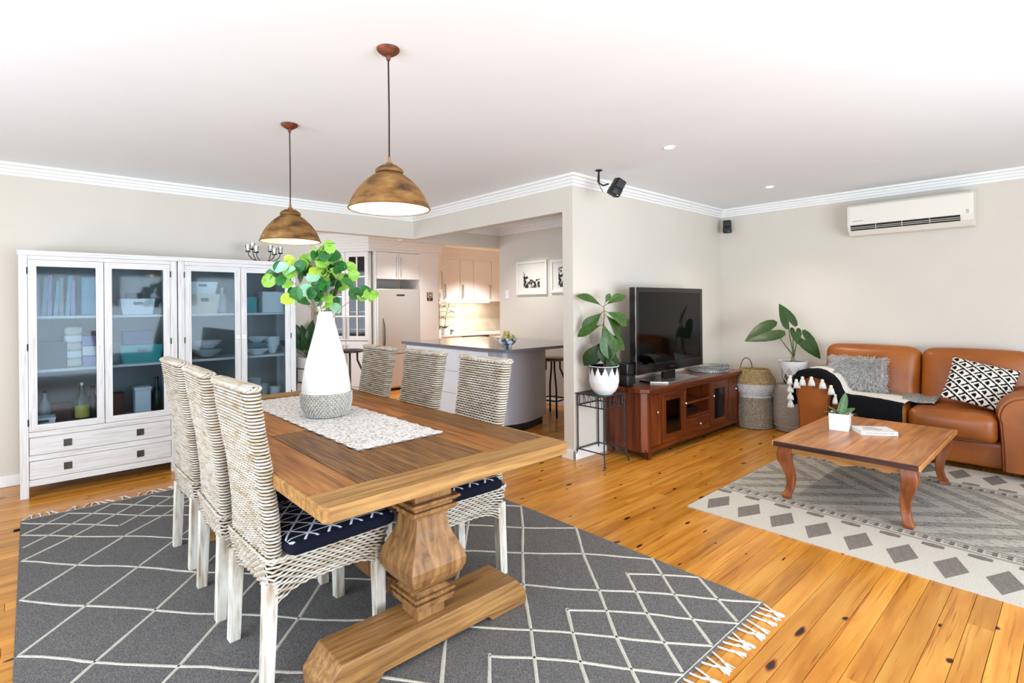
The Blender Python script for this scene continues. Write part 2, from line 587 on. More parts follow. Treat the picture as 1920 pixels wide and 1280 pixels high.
    def mesh(s, name, mats, smooth=False, weld=False):
        me = bpy.data.meshes.new(name)
        me.from_pydata(s.v, [], s.f)
        for m in (mats if isinstance(mats, (list, tuple)) else [mats]):
            me.materials.append(MATS[m])
        me.polygons.foreach_set('material_index', s.mi)
        if weld:
            import bmesh
            bm = bmesh.new()
            bm.from_mesh(me)
            bmesh.ops.remove_doubles(bm, verts=bm.verts, dist=1e-5)
            bm.to_mesh(me)
            bm.free()
        if smooth:
            me.polygons.foreach_set('use_smooth', [True] * len(me.polygons))
            if smooth != 'all':
                try:
                    me.set_sharp_from_angle(angle=R(40))
                except Exception:
                    pass
        me.update()
        return me

    def build(s, name, mats, parent=None, loc=(0, 0, 0), rot=(0, 0, 0), smooth=False, bevel=0.0, weld=False):
        me = s.mesh(name, mats, smooth, weld)
        return place(name, me, parent, loc, rot, bevel)


def place(name, me, parent=None, loc=(0, 0, 0), rot=(0, 0, 0), bevel=0.0):
    o = bpy.data.objects.new(name, me)
    col.objects.link(o)
    o.parent = parent
    o.location = loc
    o.rotation_euler = rot
    if bevel:
        b = o.modifiers.new('Bevel', 'BEVEL')
        b.width = bevel
        b.segments = 2
        b.limit_method = 'ANGLE'
    return o


def thing(name, label, cat, loc=(0, 0, 0), rz=0.0, group=None):
    o = bpy.data.objects.new(name, None)
    o.empty_display_size = .05
    col.objects.link(o)
    o.location = loc
    o.rotation_euler = (0, 0, rz)
    return tag(o, label, cat, group)


def tag(o, label=None, cat=None, group=None, kind=None):
    if label:
        o['label'] = label
    if cat:
        o['category'] = cat
    if group:
        o['group'] = group
    if kind:
        o['kind'] = kind
    return o


def struct(o):
    return tag(o, kind='structure')


def copy_tree(o, parent=None):
    c = o.copy()
    col.objects.link(c)
    c.parent = parent
    for ch in list(o.children):
        copy_tree(ch, c)
    return c


def text_mesh(body, size, align='CENTER'):
    cu = bpy.data.curves.new('lettering', 'FONT')
    cu.body = body
    cu.size = size
    cu.align_x = align
    cu.align_y = 'CENTER'
    cu.extrude = .0003
    o = bpy.data.objects.new('lettering', cu)
    col.objects.link(o)
    bpy.context.view_layer.update()
    me = bpy.data.meshes.new_from_object(o.evaluated_get(bpy.context.evaluated_depsgraph_get()))
    bpy.data.objects.remove(o)
    bpy.data.curves.remove(cu)
    return me


def lettering(body, size, m, parent, loc, rot, align='CENTER'):
    me = text_mesh(body, size, align)
    me.materials.clear()
    me.materials.append(MATS[m])
    return place('lettering', me, parent, loc, rot)


def frame(x0, x1, z0, z1, fw, y0, y1, fwz=None):
    """one connected rectangular frame in the XZ plane; material 0 on the stiles, 1 on the rails"""
    g = fwz or fw
    ou = [(x0, z0), (x1, z0), (x1, z1), (x0, z1)]
    inn = [(x0 + fw, z0 + g), (x1 - fw, z0 + g), (x1 - fw, z1 - g), (x0 + fw, z1 - g)]
    v = [(x, y, z) for y in (y0, y1) for x, z in ou + inn]
    mb = MB()
    for k in range(4):
        n_ = (k + 1) % 4
        m_ = 0 if k in (1, 3) else 1
        o = len(mb.v)
        if k == 0:
            mb.v += v
        for q in ((k, n_, 4 + n_, 4 + k), (8 + n_, 8 + k, 12 + k, 12 + n_), (n_, k, 8 + k, 8 + n_), (4 + k, 4 + n_, 12 + n_, 12 + k)):
            mb.f.append(q)
            mb.mi.append(m_)
    return mb


def B(x0, x1, y0, y1, z0, z1):
    return MB().box(x0, x1, y0, y1, z0, z1)


# ------------------------------------------------------------------ the setting
H = 2.515
XB, YA, YC, XD = 3.537, 5.682, 3.064, 6.32
ZH = 2.211

floor = struct(B(-2.5, 8.4, -2.7, 9.4, -.12, -.02).build('floor', 'subfloor'))
BW = .088
plank_meshes = {}


def plank(x0, x1, y):
    L = round((x1 - x0) * 20) / 20
    if L < .1:
        return
    if L not in plank_meshes:
        g = .0008
        mb = MB()
        mb.add([(g, g, -.02), (L - g, g, -.02), (L - g, BW - g, -.02), (g, BW - g, -.02),
                (g, g, -.0012), (L - g, g, -.0012), (L - g, BW - g, -.0012), (g, BW - g, -.0012),
                (g + .001, g + .001, 0), (L - g - .001, g + .001, 0), (L - g - .001, BW - g - .001, 0), (g + .001, BW - g - .001, 0)],
               [(3, 2, 1, 0), (0, 1, 5, 4), (1, 2, 6, 5), (2, 3, 7, 6), (3, 0, 4, 7), (4, 5, 9, 8), (5, 6, 10, 9), (6, 7, 11, 10), (7, 4, 8, 11), (8, 9, 10, 11)])
        plank_meshes[L] = mb.mesh('plank', 'floor_wood')
    place('plank', plank_meshes[L], floor, (x0, y, 0))


y = -.35
while y < 8.2:
    xs, xe = (-.75, 6.3) if y < YC else ((-.75, 5.3) if y < YA - .05 else (2.2, 5.3))
    if y > 5.2:
        xs = max(xs, 1.4 if y < YA else 2.2)
    x = xs
    first = True
    while x < xe - .05:
        L = random.uniform(.5, 3.0) if first else random.uniform(2.2, 4.2)
        first = False
        L = round(L * 20) / 20
        if xe - (x + L) < .6:
            L = round((xe - x) * 20) / 20
        plank(x, x + L, y)
        x += L
    y += BW
rest = MB()
for (x0, x1, ya, yb) in ((-2.45, 6.35, -2.65, -.35), (-2.45, -.75, -.35, 5.7), (5.3, 8.3, 3.1, 9.3), (1.4, 2.2, 5.7, 9.3), (2.2, 5.3, 8.2, 9.3), (-.75, 1.4, 5.25, 5.7)):
    yy = ya
    while yy < yb - .01:
        rest.box(x0, x1, yy, min(yy + BW - .0015, yb), -.02, -.0005)
        yy += BW
tag(rest.build('planks_out_of_view', 'floor_wood', floor), kind='stuff')

struct(B(-2.5, 8.4, -2.7, 9.4, H, H + .12).build('ceiling', 'ceiling_paint'))
# wall with the display cabinets, with the header over the kitchen opening
struct(MB().box(-2.5, 2.24, YA, YA + .12, 0, H).box(2.24, XB + .1, YA, YA + .12, ZH, H).build('wall_left', 'wall_paint'))
struct(B(XB, XB + .12, YC + .12, YA, ZH, H).build('wall_opening', 'wall_paint'))
struct(B(XB, XD + .12, YC, YC + .12, 0, H).build('wall_back', 'wall_paint'))
struct(B(XD, XD + .12, -2.7, YC, 0, H).build('wall_right', 'wall_paint'))
struct(MB().box(-2.5, -.1, -2.72, -2.6, 0, H).box(5.3, XD, -2.72, -2.6, 0, H).box(-.1, 5.3, -2.72, -2.6, 2.25, H).build('wall_near', 'wall_paint'))
struct(MB().box(-2.52, -2.4, -2.6, -.8, 0, H).box(-2.52, -2.4, 4.0, YA, 0, H).box(-2.52, -2.4, -.8, 4.0, 0, .3).box(-2.52, -2.4, -.8, 4.0, 2.3, H).build('wall_side', 'wall_paint'))
struct(MB().box(5.28, 5.4, YC + .12, 6.046, 0, H).build('wall_kitchen_right', 'wall_paint'))
struct(MB().box(3.6, 5.4, 6.046, 6.16, 2.235, H).build('wall_kitchen_header', 'wall_paint'))
struct(MB().box(1.4, 8.4, 9.0, 9.12, 0, H).build('wall_kitchen_back', 'wall_paint'))
struct(MB().box(1.4, 1.52, YA + .12, 6.3, 0, H).box(1.4, 1.52, 8.5, 9.0, 0, H).box(1.4, 1.52, 6.3, 8.5, 0, .8).box(1.4, 1.52, 6.3, 8.5, 2.1, H).build('wall_kitchen_left', 'wall_paint'))
struct(MB().box(8.2, 8.32, 3.0, 9.0, 0, H).build('wall_kitchen_far', 'wall_paint'))

# glazed doors and windows the daylight comes through (behind the camera)
for i in range(4):
    x0 = -.1 + i * 1.35
    w = struct(MB().box(x0, x0 + .07, -2.69, -2.63, 0, 2.25).box(x0 + 1.28, x0 + 1.35, -2.69, -2.63, 0, 2.25)
               .box(x0, x0 + 1.35, -2.69, -2.63, 0, .1).box(x0, x0 + 1.35, -2.69, -2.63, 2.15, 2.25).build('door_%d' % (i + 1), 'trim_white'))
    B(x0 + .07, x0 + 1.28, -2.664, -2.658, .1, 2.15).build('pane', 'pane_window', w)
for i in range(3):
    y0 = -.8 + i * 1.6
    w = struct(MB().box(-2.49, -2.43, y0, y0 + .06, .3, 2.3).box(-2.49, -2.43, y0 + 1.54, y0 + 1.6, .3, 2.3)
               .box(-2.49, -2.43, y0, y0 + 1.6, .3, .36).box(-2.49, -2.43, y0, y0 + 1.6, 2.24, 2.3).build('window_%d' % (i + 1), 'trim_white'))
    B(-2.464, -2.458, y0 + .06, y0 + 1.54, .36, 2.24).build('pane', 'pane_window', w)

# stepped cornice: profile (distance from wall, height) swept along each run with mitred ends
CP = [(0, H - .09), (.014, H - .09), (.014, H - .068), (.034, H - .066), (.034, H - .045), (.056, H - .043), (.056, H - .022), (.09, H - .02), (.09, H), (0, H)]


def cornice(n, a, b, inward, m0, m1, dz=0):
    """a,b wall line ends; inward unit vector; m0,m1: -1 inside corner mitre, +1 outside corner mitre, 0 square"""
    a, b, w = Vector(a), Vector(b), Vector(inward)
    t = (b - a).normalized()
    v = []
    for base, sg, mm in ((a, -1, m0), (b, 1, m1)):
        for d, z in CP:
            p = base + w * d + t * (sg * mm * d)
            v.append((p.x, p.y, z + dz))
    k = len(CP)
    f = [(i, (i + 1) % k, k + (i + 1) % k, k + i) for i in range(k)] + [tuple(range(k))[::-1], tuple(range(k, 2 * k))]
    struct(MB().add(v, f).build('trim_%d' % n, 'trim_white'))


cornice(1, (-2.4, YA), (XB, YA), (0, -1), 0, -1)
cornice(2, (XB, YA), (XB, YC), (-1, 0), -1, 1)
cornice(3, (XB, YC), (XD, YC), (0, -1), 1, -1)
cornice(4, (XD, YC), (XD, -2.6), (-1, 0), -1, 0)
cornice(5, (5.28, 6.046), (5.28, YC + .12), (-1, 0), 0, 0)
cornice(6, (3.6, 6.046), (5.28, 6.046), (0, -1), 0, -1)


def skirting(nm, x0, x1, y0, y1):
    struct(MB().box(x0, x1, y0, y1, 0, .085).build('baseboard_' + nm, 'trim_white', bevel=.004))


skirting('left', -2.4, 2.24, YA - .018, YA)
skirting('back', XB - .018, XD, YC - .018, YC)
skirting('pillar', XB - .018, XB, YC - .018, YC + .138)
skirting('right', XD - .018, XD, -2.6, YC - .018)
skirting('kitchen', 5.262, 5.28, YC + .12, 6.046)

# ------------------------------------------------------------------ wicker
def weave(mb, loop, zs, stakes, amp, rv, rn, ampfn=None, zoff=None, mi=0):
    """rows of split cane going over and under the stakes; loop(z, t) -> x, y, nx, ny"""
    for k, z in enumerate(zs):
        vs = []
        for i in range(stakes):
            t = i / stakes
            x, y_, nx, ny = loop(z, t)
            a = amp * (1 if (i + k) % 2 == 0 else -1) * (ampfn(t) if ampfn else 1)
            zz = z + (zoff(z, t) if zoff else 0)
            for dn, dz in ((rn, 0), (0, rv), (-rn, 0), (0, -rv)):
                vs.append((x + nx * (a + dn), y_ + ny * (a + dn), zz + dz))
        f = []
        for i in range(stakes):
            j = (i + 1) % stakes
            for q in range(4):
                f.append((i * 4 + q, j * 4 + q, j * 4 + (q + 1) % 4, i * 4 + (q + 1) % 4))
        mb.add(vs, f, mi)
    return mb


def rrect(t, hx, hy, r):
    """point and outward normal on a rounded rectangle"""
    L = [2 * (hy - r), PI * r / 2, 2 * (hx - r), PI * r / 2] * 2
    L = [2 * (hy - r), PI * r / 2, 2 * (hx - r), PI * r / 2, 2 * (hy - r), PI * r / 2, 2 * (hx - r), PI * r / 2]
    d = t * sum(L)
    segs = [((hx, -(hy - r)), (0, 1), None), ((hx - r, hy - r), 0, 1), ((hx - r, hy), (-1, 0), None), ((-(hx - r), hy - r), 90, 1),
            ((-hx, hy - r), (0, -1), None), ((-(hx - r), -(hy - r)), 180, 1), ((-(hx - r), -hy), (1, 0), None), ((hx - r, -(hy - r)), 270, 1)]
    for l, (p, q, arc) in zip(L, segs):
        if d <= l or l is L[-1]:
            if arc:
                a = R(q) + d / r
                return p[0] + r * math.cos(a), p[1] + r * math.sin(a), math.cos(a), math.sin(a)
            return p[0] + q[0] * d, p[1] + q[1] * d, q[1], -q[0]
        d -= l
    return hx, -(hy - r), 1, 0


def bx(z):
    """centre line of the chair back: gentle S curve"""
    pts = [(.33, -.205), (.45, -.2), (.6, -.207), (.77, -.226), (.92, -.252), (1.09, -.275)]
    for (z0, x0), (z1, x1) in zip(pts, pts[1:]):
        if z <= z1:
            return x0 + (x1 - x0) * (z - z0) / (z1 - z0)
    return pts[-1][1]


def back_loop(z, t):
    w = .212 - .012 * math.sin(PI * min(1, max(0, (z - .45) / .62)))
    x, y_, nx, ny = rrect(t, .026, w, .024)
    return bx(z) + x, y_, nx, ny


def apron_loop(z, t):
    k = .9 + .1 * (z - .30) / .15
    x, y_, nx, ny = rrect(t, .25 * k, .225 * k, .03)
    return .012 + x, y_, nx, ny


def make_chair():
    root = thing('dining_chair', '', 'chair', (0, 0, 0), 0, 'wicker chairs around the dining table')
    mb = MB()
    zs = [.44 + i * .0126 for i in range(51)]

    def soft(t):
        y_ = back_loop(.8, t)[1]
        return .2 if abs(y_) > .165 else 1.0
    weave(mb, back_loop, zs, 62, .0042, .005, .004, soft)
    # braided rim along the top
    for ph in (0, PI):
        pts = []
        for i in range(90):
            t = i / 90
            x, y_, nx, ny = back_loop(1.075, t)
            a = t * 2 * PI * 22 + ph
            pts.append((x + nx * .006 * math.cos(a), y_ + ny * .006 * math.cos(a), 1.078 + .007 * math.sin(a)))
        mb.tube(pts, .0052, 5, closed=True)
    for i in range(26):
        yy = -.2 + i * .016
        mb.tube([(bx(1.08) - .03, yy, 1.074), (bx(1.08) - .012, yy + .006, 1.088), (bx(1.08) + .012, yy + .012, 1.088), (bx(1.08) + .03, yy + .018, 1.074)], .005, 5)
    bk = mb.build('backrest', 'wicker', root, smooth='all')
    cb = MB()
    cz = [.4, .55, .7, .85, 1.0, 1.07]
    vs = []
    for z in cz:
        for sx, sy in ((-1, -1), (1, -1), (1, 1), (-1, 1)):
            vs.append((bx(z) + sx * .018, sy * .172, z))
    fs = [(0, 3, 2, 1), tuple(range(20, 24))] + [(i * 4 + k, i * 4 + (k + 1) % 4, i * 4 + 4 + (k + 1) % 4, i * 4 + 4 + k) for i in range(5) for k in range(4)]
    cb.add(vs, fs).build('back_core', 'wicker_core', bk)
    mb = MB()

    def drop(z, t):
        x, y_, nx, ny = apron_loop(.4, t)
        c = min(1, (abs(x - .012) / .25) ** 4 * (abs(y_) / .225) ** 4 * 1.6)
        return -(.45 - z) * .28 * c + .035 * (.45 - z) / .14 * (1 - c) * .6
    weave(mb, apron_loop, [.318 + i * .0128 for i in range(11)], 96, .0044, .0051, .004, None, drop)
    for k in range(42):   # seat deck strands
        xx = -.22 + k * .0112
        mb.box(xx, xx + .0092, -.212, .212, .446, .455)
    for ph in (0, PI):
        pts = []
        for i in range(120):
            t = i / 120
            x, y_, nx, ny = apron_loop(.455, t)
            a = t * 2 * PI * 40 + ph
            pts.append((x + nx * .005 * math.cos(a), y_ + ny * .005 * math.cos(a), .457 + .006 * math.sin(a)))
        mb.tube(pts, .005, 5, closed=True)
    st = mb.build('seat', 'wicker', root, smooth='all')
    B(-.215, .235, -.2, .2, .36, .446).build('seat_core', 'wicker_core', st)
    for sx, sy in ((-1, -1), (-1, 1), (1, -1), (1, 1)):
        lg = MB()
        x0 = -.215 if sx < 0 else .225
        yy = .185 * sy
        dx = -.015 if sx < 0 else .004
        a, b = .021, .024
        lg.add([(x0 + dx + i * a, yy + j * a, 0) for i, j in ((-1, -1), (1, -1), (1, 1), (-1, 1))] +
               [(x0 + i * b, yy + j * b, .37) for i, j in ((-1, -1), (1, -1), (1, 1), (-1, 1))],
               [(3, 2, 1, 0), (4, 5, 6, 7), (0, 1, 5, 4), (1, 2, 6, 5), (2, 3, 7, 6), (3, 0, 4, 7)])
        lg.build('leg', 'chair_leg_wood', root, bevel=.003)
    return root


def make_cushion(z):
    mb = MB()
    mb.rbox(0, 0, 0, .44, .455, .056, r=.027, n=12, bulge=(0, 0, .012))
    o = mb.build('seat_cushion', 'navy_cushion', smooth='all', weld=True)
    return o


RZ = .008
CL = [('nearest', 2.21, .845, 2), ('middle', 2.76, .838, -1), ('farthest', 3.37, .846, 1)]
chair0 = make_chair()
cush0 = make_cushion(0)
first = True
where = {('L', 0): 'nearest the camera on the cabinet side of the table', ('L', 1): 'in the middle of the three on the cabinet side',
         ('L', 2): 'closest to the white cabinets on the cabinet side', ('R', 0): 'nearest the wall pillar on the kitchen side of the table',
         ('R', 1): 'in the middle of the three on the kitchen side', ('R', 2): 'farthest from the wall pillar, kitchen side, beside the vase'}
for side in 'LR':
    for i, (nm, yy, xx, rz) in enumerate(CL):
        c = chair0 if first else copy_tree(chair0)
        k = cush0 if first else copy_tree(cush0)
        first = False
        if side == 'L':
            loc, ang = (xx, yy, RZ), R(rz)
        else:
            loc, ang = (1.545 - .004 * i, yy + (.01, .03, 0)[i], RZ), R(180 - rz)
        c.location = loc
        c.rotation_euler = (0, 0, ang)
        c['label'] = 'whitewashed wicker chair ' + where[(side, i)]
        off = Matrix.Rotation(ang, 2) @ Vector((.045, 0))
        k.location = (loc[0] + off.x, loc[1] + off.y - (.05 if i == 0 else .02), RZ + .493)
        k.rotation_euler = (0, 0, ang)
        tag(k, 'navy diamond cushion, chair ' + where[(side, i)], 'cushion', 'navy seat cushions')

# ------------------------------------------------------------------ dining table
TX0, TX1, TY0, TY1, TZ = .645, 1.755, 1.548, 3.86, .77
t = thing('dining_table', 'long rustic timber trestle table with chunky pedestals on the grey rug', 'table', (1.2, 2.704, RZ))


def TB(x0, x1, y0, y1, z0, z1):
    return B(x0 - 1.2, x1 - 1.2, y0 - 2.704, y1 - 2.704, z0 - RZ, z1 - RZ)


BE = .15
n = 6
rows = [TX0 + .012, .83, 1.02, 1.2, 1.39, 1.57, TX1 - .012]
for i in range(n):
    x0, x1 = rows[i], rows[i + 1]
    cuts = [TY0 + BE, random.uniform(2.4, 2.9), TY1 - BE]
    for a, b in zip(cuts, cuts[1:]):
        mm = 'table_wood_dark' if (i == 1 and a < 2) or random.random() < .25 else 'table_wood'
        TB(x0 + .0012, x1 - .0012, a + .001, b - .001, TZ - .046, TZ - random.uniform(0, .0015)).build('plank', mm, t, bevel=.003)
for a, b in ((TY0, TY0 + BE), (TY1 - BE, TY1)):
    c = .018
    sg = 1 if a == TY0 else -1
    ya, yb = a - 2.704, b - 2.704
    if sg > 0:
        poly = [(TX0 + c - 1.2, ya), (TX1 - c - 1.2, ya), (TX1 - 1.2, ya + c), (TX1 - 1.2, yb - .001), (TX0 - 1.2, yb - .001), (TX0 - 1.2, ya + c)]
    else:
        poly = [(TX0 - 1.2, ya + .001), (TX1 - 1.2, ya + .001), (TX1 - 1.2, yb - c), (TX1 - c - 1.2, yb), (TX0 + c - 1.2, yb), (TX0 - 1.2, yb - c)]
    MB().prism(poly, TZ - .05 - RZ, TZ - RZ).build('breadboard_end', 'table_edge', t, bevel=.005)
for x0 in (TX0, TX1 - .012):
    TB(x0, x0 + .012, TY0 + BE, TY1 - BE, TZ - .05, TZ - .001).build('edge_strip', 'table_edge', t, bevel=.003)
for yc in (1.85, 3.56):
    cy = yc - 2.704
    zb = .13
    bm = MB()
    # foot beam with cut away ends and feet
    prof = [(-.475, 0), (-.475, .055), (-.415, .125), (.415, .125), (.475, .055), (.475, 0), (.27, 0), (.25, .022), (-.25, .022), (-.27, 0)]
    bm.prism([(a, b) for a, b in prof][::-1], cy - .1, cy + .1, 'Y')
    bm.build('foot_beam', 'beam_wood', t, (0, 0, 0), bevel=.006)
    pd, pc = MB(), MB()
    px = -.018
    for (z0, a0, z1, a1) in ((.125, .062, .175, .062), (.175, .085, .19, .085), (.19, .092, .2, .092), (.2, .078, .215, .078), (.215, .095, .226, .095), (.226, .08, .24, .066),
                             (.525, .075, .54, .075), (.54, .088, .552, .1), (.552, .104, .566, .104), (.566, .088, .58, .088), (.58, .1, .59, .106), (.59, .112, .6, .112), (.6, .085, .65, .085), (.65, .1, .665, .115), (.665, .085, .71, .085)):
        (pd if z0 < .4 else pc).frustum(px, cy, z0, a0, z1, a1)
    pd.build('pedestal_base', 'pedestal_wood', t)
    pc.build('pedestal_capital', 'pedestal_wood', t)
    ur = MB()
    pr = [(.24, .062), (.262, .094), (.285, .112), (.315, .125), (.345, .128), (.375, .12), (.41, .104), (.445, .088), (.48, .076), (.525, .07)]
    for (z0, a0), (z1, a1) in zip(pr, pr[1:]):
        ur.frustum(px, cy, z0, a0, z1, a1)
    ur.build('pedestal_urn', 'pedestal_wood', t, weld=True)
    TB(1.2 - .4, 1.2 + .4, yc - .045, yc + .045, .66, .718).build('cross_rail', 'pedestal_wood', t, bevel=.004)
TB(1.14, 1.225, 1.95, 3.46, .13, .2).build('stretcher', 'pedestal_wood', t, bevel=.005)

# runner
mb = MB()
mb.grid(lambda u, v: (-.22 + .44 * u + (.006 * math.sin(v * 90) if u in (0, 1) else 0), -.77 + 1.54 * v + (.006 * math.sin(u * 40) if v in (0, 1) else 0), .004 + .0012 * math.sin(u * 60) * math.sin(v * 190)), 44, 140)
mb.grid(lambda u, v: (-.218 + .436 * u, -.768 + 1.536 * (1 - v), 0), 2, 2)
o = mb.build('table_runner', 'lace', None, (1.222, 2.84, TZ + .0005), (0, 0, R(.5)))
tag(o, 'white knotted lace runner down the middle of the dining table', 'table runner')

# vase
v = thing('floor_vase', 'tall white cone vase with woven grey rope base on the runner', 'vase', (1.21, 2.86, TZ + .006))
pr = [(.13, .13), (.129, .16), (.124, .2), (.114, .26), (.1, .32), (.084, .38), (.068, .44), (.053, .5), (.042, .55), (.037, .575), (.031, .575), (.031, .54)]
MB().lathe(pr, 48, caps=False).build('body', 'ceramic_matte', v, smooth=True)
mb = MB()


def rr(z):
    k = z / .13
    return .1 + .031 * math.sin(min(1, k * 1.5) * PI / 2)


sm = MB()
for k in range(11):
    z = .008 + k * .0115
    r_ = rr(z)
    mb.tube([(r_ * math.cos(2 * PI * i / 60), r_ * math.sin(2 * PI * i / 60), z) for i in range(60)], .0066, 6, closed=True)
for k in range(11):
    z = .008 + k * .0115
    for i in range(44):
        a = 2 * PI * (i + .5 * (k % 2)) / 44
        r_ = rr(z) + .0052
        sm.box(r_ * math.cos(a) - .002, r_ * math.cos(a) + .002, r_ * math.sin(a) - .002, r_ * math.sin(a) + .002, z - .0045, z + .0045)
mb.lathe([(.095, 0), (.123, .06), (.124, .13)], 40)
rb_ = mb.build('rope_base', 'rope_grey', v, smooth=True)
tag(sm.build('stitching', 'ceramic_lightgrey', rb_), kind='stuff')
mb = MB()
for i in range(26):
    a = 2 * PI * i / 26
    mb.box(.1285 * math.cos(a) - .0015, .1285 * math.cos(a) + .0015, .1285 * math.sin(a) - .0015, .1285 * math.sin(a) + .0015, .143, .147)
mb.build('stitch_holes', 'ceramic_darkgrey', v)


# ------------------------------------------------------------------ leaves
def leaf_mesh(name, m, width, length=1.0, fold=.12, droop=.2, nu=8, cup=0.0):
    """blade along +X, width(t) half width, folded along the midrib, drooping at the tip"""
    mb = MB()
    js = (-1, -.5, 0, .5, 1)

    def P(t, j):
        w = width(t)
        return (t * length, j * w, fold * abs(j) * w - droop * t * t * length + cup * math.sin(PI * t) * (1 - j * j) * -.1)
    vs = [P(i / nu, j) for i in range(nu + 1) for j in js]
    fs = [(i * 5 + k, i * 5 + k + 1, i * 5 + k + 6, i * 5 + k + 5) for i in range(nu) for k in range(4)]
    mb.add(vs, fs)
    return mb.mesh(name, m, 'all')


def put_leaf(me, parent, base, d, up=(0, 0, 1), size=1.0, name='leaf', wide=1.0):
    d = Vector(d).normalized()
    u = Vector(up)
    z = (u - d * u.dot(d))
    if z.length < 1e-3:
        z = Vector((1, 0, 0)) - d * d.x
    z.normalize()
    y_ = z.cross(d)
    o = bpy.data.objects.new(name, me)
    col.objects.link(o)
    o.parent = parent
    M = Matrix((d, y_, z)).transposed().to_4x4()
    M.translation = Vector(base)
    o.matrix_basis = M @ Matrix.Diagonal((size, size * wide, size, 1))
    return o


euc_w = lambda t: .46 * math.sqrt(max(0, 1 - (2 * t - 1) ** 2)) * (1.05 - .1 * t)
EU = [leaf_mesh('leaf', m, euc_w, 1.0, .34, .16) for m in ('leaf_deep', 'leaf_light', 'leaf_yellow', 'leaf_pale')]
EL = [(-.01, -.08, 1.72, 1), (-.02, -.11, 1.69, 1), (-.04, -.01, 1.68, 0), (-.07, -.05, 1.65, 0), (-.04, -.1, 1.65, 0), (.02, -.06, 1.66, 0), (.08, .03, 1.64, 1), (.04, .04, 1.62, 3), (.08, -.01, 1.6, 0), (-.02, -.08, 1.58, 1), (-.15, .13, 1.64, 2), (-.16, .07, 1.6, 2), (-.21, .08, 1.59, 3), (-.18, .04, 1.57, 3), (-.13, .02, 1.6, 0), (-.08, .19, 1.58, 0), (-.07, .15, 1.58, 0), (-.08, .15, 1.54, 0), (-.05, .13, 1.57, 2), (-.07, -.04, 1.57, 2), (-.07, 0, 1.54, 3), (.01, .02, 1.57, 0), (.03, .03, 1.54, 0), (.07, .03, 1.52, 0), (.11, 0, 1.54, 1), (.05, -.18, 1.5, 0), (.08, -.06, 1.49, 1), (.13, -.08, 1.55, 1), (.12, -.12, 1.45, 0), (.13, -.23, 1.44, 1), (.19, -.19, 1.44, 1), (.1, -.23, 1.42, 1), (.08, .04, 1.46, 0), (.07, .03, 1.4, 0), (.04, -.03, 1.37, 3), (-.01, -.06, 1.39, 1), (.01, .1, 1.4, 3), (-.04, .04, 1.38, 3), (.01, .09, 1.34, 0), (0, .09, 1.45, 2), (-.06, .05, 1.46, 0), (-.06, .01, 1.46, 0), (-.04, .05, 1.48, 1), (-.09, .04, 1.47, 3), (-.15, .02, 1.45, 0), (-.11, .03, 1.41, 0), (-.1, .17, 1.42, 1), (-.2, .03, 1.42, 2), (-.27, .1, 1.52, 1), (-.21, .22, 1.56, 0), (-.21, .12, 1.54, 0), (-.08, .07, 1.64, 1), (-.06, .03, 1.68, 1), (-.01, -.05, 1.42, 1), (.03, .1, 1.55, 0), (-.03, -.07, 1.49, 0), (-.04, 0, 1.52, 0), (-.04, -.06, 1.46, 0)]
zt = TZ + .006 + .56
b_ = thing('eucalyptus_bouquet', 'loose bouquet of round green eucalyptus leaves standing in the white vase', 'foliage', (1.21, 2.86, zt))
tips = [(-.02, -.09, 1.72), (-.24, .1, 1.57), (.17, -.19, 1.45), (-.18, .04, 1.43), (.1, -.02, 1.6), (-.08, .12, 1.6), (.04, .04, 1.62), (-.05, -.03, 1.66), (.12, -.06, 1.54), (.05, .02, 1.42)]
branches = []
for (x, y_, z) in tips:
    pts = [Vector((random.uniform(-.012, .012), random.uniform(-.012, .012), -.1))]
    e = Vector((x, y_, z - zt))
    m_ = Vector((x * .25, y_ * .25, max(.06, (z - zt) * .62)))
    for k in range(1, 9):
        s_ = k / 8
        pts.append((1 - s_) ** 2 * pts[0] + 2 * s_ * (1 - s_) * m_ + s_ * s_ * e)
    branches.append(pts)
    MB().tube(pts, [.003 - .002 * k / 8 for k in range(9)], 5).build('stem', 'stem_brown', b_, smooth='all')
viewside = Vector((-.45, -.85, .25))
for (x, y_, z, c) in EL:
    p = Vector((x, y_, z - zt))
    # nearest point on a branch carries the leaf
    q = min((q for br in branches for q in br[2:]), key=lambda q: (q - p).length)
    d = (p - q)
    if d.length < .02:
        d = Vector((random.uniform(-1, 1), random.uniform(-1, 1), random.uniform(-.2, .8)))
    d.normalize()
    s_ = random.uniform(.062, .082) * (1.12 if c == 0 else 1)
    base = p - d * s_ * .5
    if (base - q).length > .012:
        MB().tube([q, (q + base) / 2 + Vector((0, 0, -.003)), base], .0011, 4).build('stalk', 'stem_green', b_)
    up = (viewside + Vector((random.uniform(-.6, .6), random.uniform(-.6, .6), random.uniform(-.2, .7)))).normalized()
    put_leaf(EU[c], b_, base, d, up, s_)
    if random.random() < .8 and q.z > .09:
        put_leaf(EU[(c + 1) % 2 if c < 2 else 0], b_, q, (-d + Vector((random.uniform(-.7, .7), random.uniform(-.7, .7), random.uniform(-.3, .6)))), up, s_ * .9)

# ------------------------------------------------------------------ rugs
rg = thing('area_rug', 'large charcoal grey wool rug with cream diamond lines under the dining table', 'rug', (0, 0, 0))
RX0, RX1, RY0, RY1 = -.06, 2.462, 1.0, 4.68
mb = MB()
nx_, ny_ = 36, 52
mb.box(RX0, RX1, RY0, RY1, .0005, RZ)
mb.build('pile', 'rug_grey', rg)
dx = (RX1 - RX0 - .02) / 11
ys = [1.015, 1.316, 1.586, 1.87, 2.116, 2.35, 2.61, 2.86, 3.13, 3.4, 3.66, 3.92, 4.13, 4.37, 4.62]


def ry(j):
    i = int(max(0, min(13, math.floor(j))))
    return ys[i] + (ys[i + 1] - ys[i]) * (j - i)


